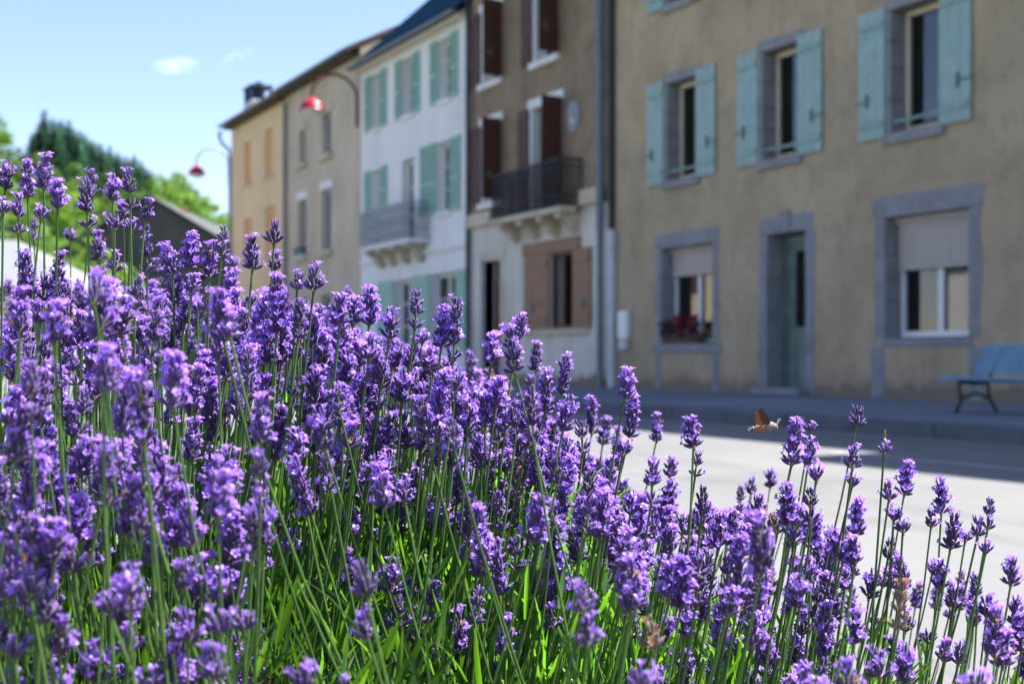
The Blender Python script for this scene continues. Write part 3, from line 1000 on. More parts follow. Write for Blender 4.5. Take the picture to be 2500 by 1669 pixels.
# ---- house across the street, seen mirrored in the window panes
oh_root = thing("facing_house", (-66, -14, 0), "cream house across the street, mirrored in the ground floor windows", "house")
ob = MB()
ob.box(-80, -56, -18, -14, -.02, 6.4)
ob.build("wall", "cream_render", oh_root)
orf = MB()
orf.slab([(-56.0, -13.5, 6.3), (-80.0, -13.5, 6.3), (-80.0, -16, 10.4), (-56.0, -16, 10.4)], (0, 0, .15))
orf.slab([(-80.0, -18.5, 6.3), (-56.0, -18.5, 6.3), (-56.0, -16, 10.402), (-80.0, -16, 10.402)], (0, 0, .15))
orf.build("roof", "slate", oh_root)
for k in range(5):
    xx = -77 + k * 4
    for z0 in (1.0, 3.9):
        MB().box(xx, xx + 1.0, -14.0, -13.95, z0, z0 + 1.5).build("shutter", "brown_paint", oh_root)

garage = thing("white_garage", (-39, -14, 0), "low white garage across the street, mirrored in the wide window", "garage")
gb = MB()
gb.box(-43.1, -33.0, -20, -14, -.02, 4.2)
gb.build("wall", "white_render", garage)
gb = MB()
gb.slab([(-43.3, -20.2, 4.21), (-32.8, -20.2, 4.21), (-32.8, -13.8, 4.21), (-43.3, -13.8, 4.21)], (0, 0, .2))
gb.build("roof", "slate", garage)
MB().box(-38, -34.5, -14.0, -13.95, 0, 2.6).build("garage_door", "grey_pvc", garage)

# ---- barn gable and low pale-roofed house at the end of the street


def at(px, Z):           # lateral position of a bearing at distance Z (2349-pixel-wide frame)
    return (px - 1174.5) / 3262 * Z


def hz(py, Z):
    return EYE + (821 - py) / 3262 * Z


Z0 = 62
xa, xl, xr = at(345, Z0), at(150, Z0), at(545, Z0)
za, ze = hz(455, Z0), hz(575, Z0)
br = thing("barn", cs(xa, Z0, 0), "dark gabled barn below the wooded hill, with a red brick chimney", "barn")
wb = MB()
F = [cs(xl, Z0, 0), cs(xr, Z0, 0), cs(xr, Z0, ze), cs(xa, Z0, za), cs(xl, Z0, ze)]
B = [p + (cs(0, 14) - cs(0, 0)) for p in F]
wb.add([tuple(p) for p in F + B], [(0, 1, 2, 3, 4), (9, 8, 7, 6, 5), (1, 6, 7, 2), (5, 0, 4, 9)])
wb.build("wall", "dark_wall", br)
rb = MB()
back = cs(0, 14.6) - cs(0, 0)
fwd = cs(0, -.35) - cs(0, 0)
ap = cs(xa, Z0, za + .05) + fwd
for xe, s in ((xl, -1), (xr, 1)):
    k = 1.08
    ev = cs(xa + (xe - xa) * k, Z0, za + (ze - za) * k + .05) + fwd
    c4 = [ap, ap + back, ev + back, ev] if s > 0 else [ev, ev + back, ap + back, ap]
    rb.slab(c4, (0, 0, .10 + .001 * s))
rf = rb.build("roof", "barn_roof", br)
cx = at(405, Z0 + 5)
p = cs(cx, Z0 + 5, 0)
zc = hz(478, Z0 + 5)
MB().box(p.x - .45, p.x + .45, p.y - .45, p.y + .45, zc - 1.9, zc, bev=.03).build("chimney", "brick_red", rf)

Z0 = 50
lh = thing("low_house", cs(at(20, Z0), Z0, 0), "low cream house with a pale grey hipped roof at the end of the street", "house")
xr, xl = at(168, Z0), at(-260, Z0)
ze = hz(662, Z0)
wb = MB()
F = [cs(xl, Z0), cs(xr, Z0), cs(xr, Z0 + 7), cs(xl, Z0 + 7)]
T_ = [p + Vector((0, 0, ze)) for p in F]
wb.add([tuple(p) for p in F + T_], [(0, 1, 5, 4), (1, 2, 6, 5), (2, 3, 7, 6), (3, 0, 4, 7)])
wb.build("wall", "cream_render", lh)
rb = MB()
o_ = .3
E_ = [cs(xl - o_, Z0 - o_, ze - .02), cs(xr + o_, Z0 - o_, ze - .02), cs(xr + o_, Z0 + 7 + o_, ze - .02), cs(xl - o_, Z0 + 7 + o_, ze - .02)]
rg = [cs(xl + 2.5, Z0 + 3.5, ze + 2.0), cs(xr - 3.2, Z0 + 3.5, ze + 2.0)]
vs = [tuple(p) for p in E_ + rg]
rb.add(vs, [(0, 1, 5, 4), (1, 2, 5), (2, 3, 4, 5), (3, 0, 4), (3, 2, 1, 0)])
rb.build("roof", "pale_roof", lh)
for px_, w_, z0_, z1_, mt_ in ((60, 1.6, .1, 2.2, 'room'), (120, .9, 1.2, 2.3, 'grey_pvc')):
    q = [cs(at(px_, Z0) - w_ / 2, Z0 - .03), cs(at(px_, Z0) + w_ / 2, Z0 - .03)]
    MB().slab([q[0] + Vector((0, 0, z0_)), q[1] + Vector((0, 0, z0_)), q[1] + Vector((0, 0, z1_)), q[0] + Vector((0, 0, z1_))], tuple(cs(0, .028) - cs(0, 0))).build("window" if z0_ > 1 else "door", mt_, lh)

# ------------------------------------------------------------------ street furniture


def lamp(x, z_mount, arm_mat, label, rise=1.12, reach=1.12, shade_drop=.85, shade_r=.29):
    t = thing("street_lamp", (x, D, z_mount), label, "street lamp", "red street lamps on curved wall arms")
    pts = [(x, D - .02, z_mount), (x, D - .03, z_mount + .5)]
    r = reach / 2
    for k in range(13):
        a = pi - pi * k / 12
        pts.append((x, D - .03 - r - r * cos(a), z_mount + rise - r * .9 + r * .9 * sin(a)))
    ztop = z_mount + rise - r * .9
    yl = D - .03 - reach
    pts.append((x, yl, z_mount + rise - shade_drop + .12))
    MB().tube(pts, .038, 10).build("arm", arm_mat, t, smooth=True)
    MB().box(x - .07, x + .07, D - .045, D - .002, z_mount - .12, z_mount + .55, bev=.01).build("wall_bracket", arm_mat, t)
    zs = z_mount + rise - shade_drop
    R = shade_r
    prof = [(.04, .16), (.07, .15), (.09, .10), (R * .55, .07), (R * .82, .0), (R * .96, -.09), (R, -.17), (R + .02, -.185), (R - .005, -.185), (R * .9, -.09), (R * .5, .04)]
    sh = MB().lathe((x, yl, zs), prof, 24).build("lamp_shade", "red_enamel", t, smooth=True)
    MB().lathe((x, yl, zs - .16), [(R * .86, .0), (R * .7, -.07), (R * .35, -.12), (.0, -.13)], 20).build("diffuser", "lamp_glass", sh, smooth=True)
    return t


lamp(-35.05, 6.75, 'red_iron', "red domed street lamp on a curved arm against the beige house", 1.2, 1.2, .78, .31)
lamp(-48.3, 6.72, 'pale_iron', "small red street lamp on a pale arm against the sky beyond the yellow house", 1.1, 1.1, .76, .28)

# blue slatted bench
bx0, by0 = -10.46, 9.72        # left front foot
be = thing("bench", (bx0 + .9, by0, PZ), "blue slatted bench with black iron legs on the pavement", "bench")
for i in range(4):
    y0 = by0 - .05 + i * .105
    MB().box(bx0 - .22, bx0 + 1.75, y0, y0 + .085, PZ + .315 - i * .008, PZ + .345 - i * .008, bev=.008).build("seat_slat", "bench_blue", be)
for i in range(7):
    z0 = PZ + .375 + i * .041
    y0 = by0 + .40 + i * .020
    MB().box(bx0 - .20, bx0 + 1.70, y0, y0 + .022, z0, z0 + .034, bev=.005).build("back_slat", "bench_blue", be)
for xx in (bx0 + .02, bx0 + 1.45):
    lg = MB()
    lg.tube([(xx, by0 - .04, PZ), (xx, by0 + .02, PZ + .12), (xx, by0 + .0, PZ + .25), (xx, by0 + .02, PZ + .31)], .018, 8)
    lg.tube([(xx, by0 + .48, PZ), (xx, by0 + .38, PZ + .14), (xx, by0 + .36, PZ + .29), (xx, by0 + .43, PZ + .42), (xx, by0 + .56, PZ + .65)], .016, 8)
    lg.tube([(xx, by0 + .0, PZ + .30), (xx, by0 + .2, PZ + .285), (xx, by0 + .37, PZ + .29)], .018, 8)
    lg.tube([(xx, by0 + .02, PZ + .13), (xx, by0 + .2, PZ + .19), (xx, by0 + .38, PZ + .14)], .014, 8)
    lg.build("leg_frame", "iron", be, smooth=True)

# window box with red geraniums


def flower_box(x0, x1, y, z, label, bloom, box_mat, n=60, h=.2):
    t = thing("flower_box", ((x0 + x1) / 2, y, z), label, "flower box")
    w = .16
    b = MB()
    b.slab([(x0 + .02, y, z), (x1 - .02, y, z), (x1, y - .02, z + .15), (x0, y - .02, z + .15)], (0, w, 0))
    b.build("planter", box_mat, t)
    rng = random.Random(5)
    fo = MB()
    for k in range(n * 2):
        c = Vector((rng.uniform(x0, x1), y + rng.uniform(-.08, w), z + rng.uniform(.08, .12 + h * .7)))
        a = Vector((rng.gauss(0, 1), rng.gauss(0, 1), rng.gauss(0, 1))).normalized() * .04
        e = a.orthogonal().normalized() * .035
        fo.add([tuple(c - a), tuple(c + e), tuple(c + a), tuple(c - e)], [(0, 1, 2, 3)])
    tag(fo.build("foliage", "pot_leaf", t), kind='stuff')
    for k in range(max(5, n // 6)):
        c = Vector((rng.uniform(x0 + .25 * (x1 - x0), x1 - .05 * (x1 - x0)), y + rng.uniform(-.06, w * .7), z + .12 + rng.uniform(.2, 1) * h))
        bm_ = MB()
        for j in range(26):
            d = Vector((rng.gauss(0, 1), rng.gauss(0, 1), rng.gauss(0, .8))).normalized()
            q = c + d * rng.uniform(.025, .065)
            a = d.orthogonal().normalized() * .024
            e = d.cross(a).normalized() * .024
            bm_.add([tuple(q - a), tuple(q + e), tuple(q + a), tuple(q - e)], [(0, 1, 2, 3)])
        bm_.build("blossom", bloom if rng.random() > .2 else 'pink_bloom', t)
    return t


flower_box(-20.0, -18.95, D - .02, .885, "window box of dark red geraniums on the ground floor sill of the ochre house", 'geranium', 'terracotta', 90, .32)
flower_box(-40.22, -39.55, D - .13, 3.63, "turquoise planter on a first floor sill of the beige house", 'pink_bloom', 'turquoise', 20, .1)

# ------------------------------------------------------------------ wooded hill
RIDGE = [(-1600, 330), (-900, 320), (-400, 330), (0, 350), (60, 392), (110, 402), (200, 424), (340, 448), (380, 452), (430, 472), (470, 505), (525, 545), (700, 610), (1000, 680), (1500, 760)]


def ridge_y(px):
    for (a, ya), (b, yb) in zip(RIDGE, RIDGE[1:]):
        if px <= b:
            return ya + (yb - ya) * max(0, (px - a) / (b - a))
    return RIDGE[-1][1]


def hill_z(px, Z):
    top = hz(ridge_y(px), 170)
    t = min(1, max(0, (Z - 72) / 98))
    t = t ** 1.15
    return top * t + 1.2 * sin(px * .013 + Z * .11) * t - .05


hb = MB()
nx, nz = 62, 34
pxs = [-1600 + 3100 * i / nx for i in range(nx + 1)]
Zs = [70 + 190 * k / nz for k in range(nz + 1)]
vs = []
for Z in Zs:
    for px in pxs:
        vs.append(tuple(cs(at(px, Z), Z, hill_z(px, min(Z, 176)) - max(0, Z - 176) * .04)))
hb.add(vs, [(k * (nx + 1) + i, k * (nx + 1) + i + 1, (k + 1) * (nx + 1) + i + 1, (k + 1) * (nx + 1) + i) for k in range(nz) for i in range(nx)])
tag(hb.build("hill", "forest_floor", smooth=True), kind='structure')


def crown_mesh(name, kind, seed):
    rng = random.Random(seed)
    mb = MB()
    if kind == 'leafy':
        lobes = [(Vector((0, 0, 4.6)), Vector((2.7, 2.7, 2.6)))]
        for k in range(7):
            a = 2 * pi * k / 7 + rng.uniform(-.3, .3)
            lobes.append((Vector((cos(a) * 1.9, sin(a) * 1.9, rng.uniform(2.8, 5.4))), Vector((1, 1, .9)) * rng.uniform(1.0, 1.6)))
        lobes.append((Vector((rng.uniform(-.5, .5), rng.uniform(-.5, .5), 6.8)), Vector((1.3, 1.3, 1.0))))
        for k in range(760):
            c, r = rng.choice(lobes)
            d = Vector((rng.gauss(0, 1), rng.gauss(0, 1), rng.gauss(0, 1))).normalized()
            q = c + Vector((d.x * r.x, d.y * r.y, d.z * r.z)) * rng.uniform(.72, 1.06)
            n_ = (d + Vector((rng.gauss(0, .5), rng.gauss(0, .5), rng.gauss(0, .5) + .4))).normalized()
            u = n_.orthogonal().normalized()
            u = (u * cos(rng.uniform(0, 6)) + n_.cross(u) * sin(rng.uniform(0, 6))).normalized()
            w = n_.cross(u)
            s = rng.uniform(.16, .36)
            mb.add([tuple(q + u * s * 1.2), tuple(q + w * s * .7), tuple(q - u * s * 1.2), tuple(q - w * s * .7)], [(0, 1, 2, 3)])
    else:
        H = 10.5
        for k in range(26):
            z = 1.4 + (H - 1.5) * k / 26
            R = 2.1 * (1 - (z / H) ** 1.15) + .15
            n = 9
            for j in range(n):
                a = 2 * pi * j / n + rng.uniform(-.3, .3) + k
                L = R * rng.uniform(.7, 1.12)
                dirv = Vector((cos(a), sin(a), 0))
                side = Vector((-sin(a), cos(a), 0))
                for m in range(3):
                    f0, f1 = m / 3, (m + 1.25) / 3
                    w_ = .34 * (1.1 - f0 * .7) * rng.uniform(.8, 1.2)
                    p0 = dirv * L * f0 + Vector((0, 0, z - .35 * L * f0 * .6))
                    p1 = dirv * L * f1 + Vector((0, 0, z - .35 * L * f1 * .7 - rng.uniform(0, .12)))
                    mb.add([tuple(p0 - side * w_ * .6), tuple(p0 + side * w_ * .6), tuple(p1 + side * w_ * .3), tuple(p1 - side * w_ * .3)], [(0, 1, 2, 3)])
    me = bpy.data.meshes.new(name)
    me.from_pydata(mb.v, [], mb.f)
    return me


def trunk_mesh(name, h, r):
    mb = MB()
    pts = [(0, 0, -.3), (.05, .02, h * .4), (0, .06, h * .75), (.03, 0, h)]
    mb.tube(pts, [r * 1.2, r, r * .7, r * .25], 7)
    for k in range(4):
        a = k * 1.7
        z = h * (.45 + .1 * k)
        mb.tube([(.03, .03, z), (cos(a) * 1.0, sin(a) * 1.0, z + .9)], [r * .4, r * .12], 5)
    me = bpy.data.meshes.new(name)
    me.from_pydata(mb.v, [], mb.f)
    me.materials.append(M['bark'])
    return me


crowns = []
for s in range(6):
    me = crown_mesh("crown", 'leafy', 100 + s)
    me.materials.append(M['tree_leaf' if s % 3 else 'olive_leaf'])
    crowns.append(me)
pines = []
for s in range(3):
    me = crown_mesh("pine_crown", 'pine', 200 + s)
    me.materials.append(M['needle'])
    pines.append(me)
tr_leaf = trunk_mesh("trunk", 5.2, .2)
tr_pine = trunk_mesh("trunk", 9.4, .18)


def tree(px, Z, s, kind, label, group, name):
    t = thing(name, cs(at(px, Z), Z, hill_z(px, Z)), label, "tree", group)
    t.rotation_euler = (0, 0, random.uniform(0, 6.28))
    if kind == 'pine':
        t.scale = (s * 1.75, s * 1.75, s)
    else:
        t.scale = (s * random.uniform(.9, 1.1), s * random.uniform(.9, 1.1), s * random.uniform(.9, 1.12))
    for nm, me in (("trunk", tr_leaf if kind == 'leafy' else tr_pine), ("crown", random.choice(crowns if kind == 'leafy' else pines))):
        o = bpy.data.objects.new(nm, me)
        COL.objects.link(o)
        o.parent = t
    return t


rt = random.Random(11)
Z = 84.0
while Z < 180:
    px = -150 + rt.uniform(0, 60)
    step = 3.7 / Z * 3262
    while px < 600:
        ytop = 821 - (hill_z(px, Z) + 4.6 - EYE) / Z * 3262
        if ytop < 610 and not (62 < px < 345 and Z > 156):
            tree(px + rt.uniform(-.3, .3) * step, Z + rt.uniform(-2, 2), rt.uniform(.44, .66), 'leafy',
                 "leafy bright green tree among others on the wooded hillside", "leafy trees covering the hillside", "leafy_tree")
        px += step * rt.uniform(.8, 1.25)
    Z += 6.6
crest = [(72, 298), (92, 275), (122, 268), (140, 272), (158, 278), (176, 292), (196, 305), (214, 320), (232, 330), (252, 336), (270, 342), (290, 350), (308, 352), (326, 368), (340, 388)]
for k, (px, ytop) in enumerate(crest):
    for q in range(2):
        Z = 166 + q * 6 - 4 * (k % 3)
        z0 = hill_z(px + q * 9, Z)
        want = hz(ytop + q * 10 + rt.uniform(-6, 6), Z) - z0
        tree(px + q * 9, Z, max(.42, want / 10.4), 'pine', "dark conifer in the row along the crest of the hill", "dark conifers on the crest", "pine_tree")
for px, Z, s in ((80, 150, .5), (110, 148, .6), (140, 150, .55), (180, 150, .5), (215, 148, .5), (250, 150, .45), (285, 148, .45), (315, 150, .42)):
    tree(px, Z, s, 'pine', "dark conifer in the row along the crest of the hill", "dark conifers on the crest", "pine_tree")
tree(102, 164, (hz(248, 164) - hill_z(102, 164)) / 10.4, 'pine', "tallest dark conifer, standing above the rest of the crest at left", "dark conifers on the crest", "pine_tree")

for (px, Z, s), lab in zip(((172, 57, .62), (222, 58.5, .70), (272, 58, .60), (306, 59, .5)), ["leafy tree at the left end of the group before the barn's dark gable", "largest leafy tree of the group before the barn's dark gable", "leafy tree under the apex of the barn's dark gable", 'smallest leafy tree, right end of the group before the barn']):
    t = tree(px, Z, s, 'leafy', lab, "trees beside the barn", "leafy_tree")
    t.location.z = 0

# ------------------------------------------------------------------ lavender bed
hb = MB()
nb = 26
vs = []
for k in range(nb + 1):
    for i in range(nb + 1):
        X = -1.5 + 2.45 * i / nb
        Zc = .25 + 2.15 * k / nb
        e = min(1, min(i, nb - i, k, nb - k) / 4)
        h = (.16 + .10 * (1 - i / nb)) * (e * e * (3 - 2 * e)) + .012 * sin(i * 2.3 + k) * e
        vs.append(tuple(cs(X, Zc, h - .004)))
hb.add(vs, [(k * (nb + 1) + i, k * (nb + 1) + i + 1, (k + 1) * (nb + 1) + i + 1, (k + 1) * (nb + 1) + i) for k in range(nb) for i in range(nb)])
tag(hb.build("flower_bed_soil", "soil", smooth=True), kind='structure')

MM = .001


class PB:
    """fast piece collector for the flower meshes"""

    def __init__(self):
        self.v, self.f, self.m = [], [], []

    def add(self, P, F, mi):
        n = sum(len(a) for a in self.v)
        self.v.append(np.asarray(P, float))
        self.f.extend([tuple(n + i for i in f) for f in F])
        self.m.extend([mi] * len(F))


def frame(d):
    d = np.asarray(d, float)
    d = d / np.linalg.norm(d)
    a = np.array([0, 0, 1.0]) if abs(d[2]) < .9 else np.array([1.0, 0, 0])
    u = np.cross(a, d)
    u /= np.linalg.norm(u)
    return u, np.cross(d, u), d


def calyx_shape(rng, L):
    N = 6
    ts = [(0, .45), (.28, .92), (.62, 1.18), (.88, 1.02), (1.0, .72)]
    P = []
    for t, r in ts:
        for k in range(N):
            a = 2 * pi * k / N
            rr = r * (1.09 if k % 2 else .93) * MM * L / 6.2
            P.append((cos(a) * rr, sin(a) * rr, t * L * MM))
    F = []
    for i in range(len(ts) - 1):
        for k in range(N):
            a, b = i * N + k, i * N + (k + 1) % N
            F.append((a, b, b + N, a + N))
    P.append((0, 0, .9 * L * MM))
    c = len(P) - 1
    for k in range(N):
        F.append(((len(ts) - 1) * N + k, (len(ts) - 1) * N + (k + 1) % N, c))
    return np.array(P), F


def corolla_shape(rng, s):
    P, F = [], []
    N = 5
    for (z, r) in ((-.6, .55), (2.0, .62), (3.2, 1.15)):
        for k in range(N):
            a = 2 * pi * k / N
            P.append((cos(a) * r, sin(a) * r, z))
    for i in range(2):
        for k in range(N):
            F.append((i * N + k, i * N + (k + 1) % N, (i + 1) * N + (k + 1) % N, (i + 1) * N + k))
    for j in range(5):
        a = 2 * pi * (j + .5) / 5 + rng.uniform(-.12, .12)
        big = 1.25 if j < 2 else .92
        L = rng.uniform(2.2, 3.0) * big
        W = rng.uniform(1.0, 1.3) * big
        rise = rng.uniform(.2, .95)
        curl = rng.uniform(-.9, .1)
        ca, sa = cos(a), sin(a)
        n = len(P)
        for (l, w, z) in ((.0, -.55, 3.1), (.0, .55, 3.1), (.5, -W, 3.2 + rise * L * .5), (.5, W, 3.2 + rise * L * .5), (.86, -W * .72, 3.2 + rise * L * .8 + curl * .4), (.86, W * .72, 3.2 + rise * L * .8 + curl * .4), (1.0, 0, 3.2 + rise * L * .85 + curl)):
            rr = .9 + l * L
            P.append((ca * rr - sa * w, sa * rr + ca * w, z))
        F += [(n, n + 1, n + 3, n + 2), (n + 2, n + 3, n + 5, n + 4), (n + 4, n + 5, n + 6)]
    return np.array(P) * MM * s, F


def spike_mesh(seed, nw, openness=.42, gap=False, plump=1.0, dry=False):
    """one lavender head: whorls of ribbed calyces, some of them with an open two-lipped flower"""
    rng = random.Random(seed)
    b = PB()
    z = 1.0
    whorls = []
    for k in range(nw):
        f = k / max(1, nw - 1) if nw > 1 else .5
        whorls.append((z, f))
        z += (rng.uniform(9, 13) if gap and k == 0 else rng.uniform(6.4, 7.6) * (1 - .22 * f))
    top = whorls[-1][0]
    for (zc, f) in whorls:
        last = f > .97 and nw > 1
        n = round(15 - 5 * f) if f > .1 else 12
        if gap and f == 0:
            n = 9
        if last:
            n = 9
        n = int(n * plump)
        ph = rng.uniform(0, 6.28)
        for q in range(n):
            az = ph + 2 * pi * q / n * (1 + .0) + rng.uniform(-.25, .25)
            ring = q % 3
            inc = {0: rng.uniform(46, 62), 1: rng.uniform(30, 46), 2: rng.uniform(16, 30)}[ring] * (1 - .18 * f)
            if last:
                inc *= rng.uniform(.3, .8)
            elif f < .1:
                inc = min(74, inc * 1.12)
            inc = radians(inc)
            L = rng.uniform(5.8, 7.2) * (1 - .22 * f) * (.9 if last else 1.0)
            r0 = rng.uniform(.9, 1.7) + (.9 if ring == 1 else 0)
            d = np.array([cos(az) * sin(inc), sin(az) * sin(inc), cos(inc)])
            u, w, d = frame(d)
            rot = rng.uniform(0, 6.28)
            u2, w2 = u * cos(rot) + w * sin(rot), -u * sin(rot) + w * cos(rot)
            R = np.stack([u2, w2, d], axis=1)
            base = np.array([cos(az) * r0, sin(az) * r0, zc + rng.uniform(-.7, .7) + (ring * .8)]) * MM
            P, F = calyx_shape(rng, L)
            b.add(P @ R.T + base, F, 0)
            isopen = rng.random() < openness * (1.9 if last else (1.0 if ring else .9))
            if not isopen and rng.random() < .6:
                # closed bud peeping out of the calyx
                N = 5
                pr = [(.50, L * .9), (.62, L + .5), (.45, L + 1.3 * rng.uniform(.7, 1.3)), (.06, L + 1.9)]
                P = np.array([(cos(2 * pi * k / N) * r_ * MM, sin(2 * pi * k / N) * r_ * MM, z_ * MM) for r_, z_ in pr for k in range(N)])
                F = [(i * N + k, i * N + (k + 1) % N, (i + 1) * N + (k + 1) % N, (i + 1) * N + k) for i in range(3) for k in range(N)]
                b.add(P @ R.T + base, F, 5)
            if isopen:
                P, F = corolla_shape(rng, rng.uniform(.66, .94))
                mi = 2 if rng.random() < .035 else 1
                if mi == 2:
                    P = P * np.array([.6, .6, .7])
                # the flower bends a little upward out of the calyx
                d2 = d + np.array([0, 0, rng.uniform(-.1, .45)])
                u, w, d2 = frame(d2)
                R2 = np.stack([u, w, d2], axis=1)
                b.add(P @ R2.T + base + d * L * MM * .93, F, mi)
        # bracts under the whorl
        for q in range(4):
            az = ph + q * pi / 2 + rng.uniform(-.3, .3)
            c_, s_ = cos(az), sin(az)
            P = np.array([(c_ * .8 - s_ * 1.2, s_ * .8 + c_ * 1.2, zc - 1.2), (c_ * .8 + s_ * 1.2, s_ * .8 - c_ * 1.2, zc - 1.2), (c_ * 3.6, s_ * 3.6, zc + .9)]) * MM
            b.add(P, [(0, 1, 2)], 3)
    # stalk inside the head
    N = 5
    P, F = [], []
    for zz, r in ((-2.0, 1.0), (top * .5, .9), (top + 1.0, .5)):
        for k in range(N):
            P.append((cos(2 * pi * k / N) * r * MM, sin(2 * pi * k / N) * r * MM, zz * MM))
    for i in range(2):
        for k in range(N):
            F.append((i * N + k, i * N + (k + 1) % N, (i + 1) * N + (k + 1) % N, (i + 1) * N + k))
    b.add(np.array(P), F, 4)
    me = bpy.data.meshes.new("flower_spike")
    V = np.concatenate(b.v)
    me.from_pydata(V.tolist(), [], b.f)
    for k in (('dry_calyx', 'withered', 'withered', 'bract', 'bract', 'dry_calyx') if dry else ('calyx', 'corolla', 'withered', 'bract', 'stem', 'bud')):
        me.materials.append(M[k])
    me.polygons.foreach_set('material_index', b.m)
    sm = [mi in (0, 4, 5) for mi in b.m]
    me.polygons.foreach_set('use_smooth', sm)
    me.update()
    return me, float(np.percentile(V[:, 2], 99.5))


SPK = {}
sd = 1
for nw in range(1, 9):
    for (op, gap, plump) in ((.30, False, .95), (.42, False, 1.0), (.18, nw > 2, .85), (.05, nw > 2, .75)):
        SPK.setdefault(nw, []).append(spike_mesh(sd, nw, op, gap, plump))
        sd += 1

DRY = {nw: spike_mesh(500 + nw, nw, .12, nw > 2, .8, True) for nw in range(1, 9)}
F25 = 3472.0          # focal length in pixels of the 2500-wide photograph


def px_world(px, py, Z):
    return cs((px - 1250) / F25 * Z, Z, EYE - (py - 874) / F25 * Z)


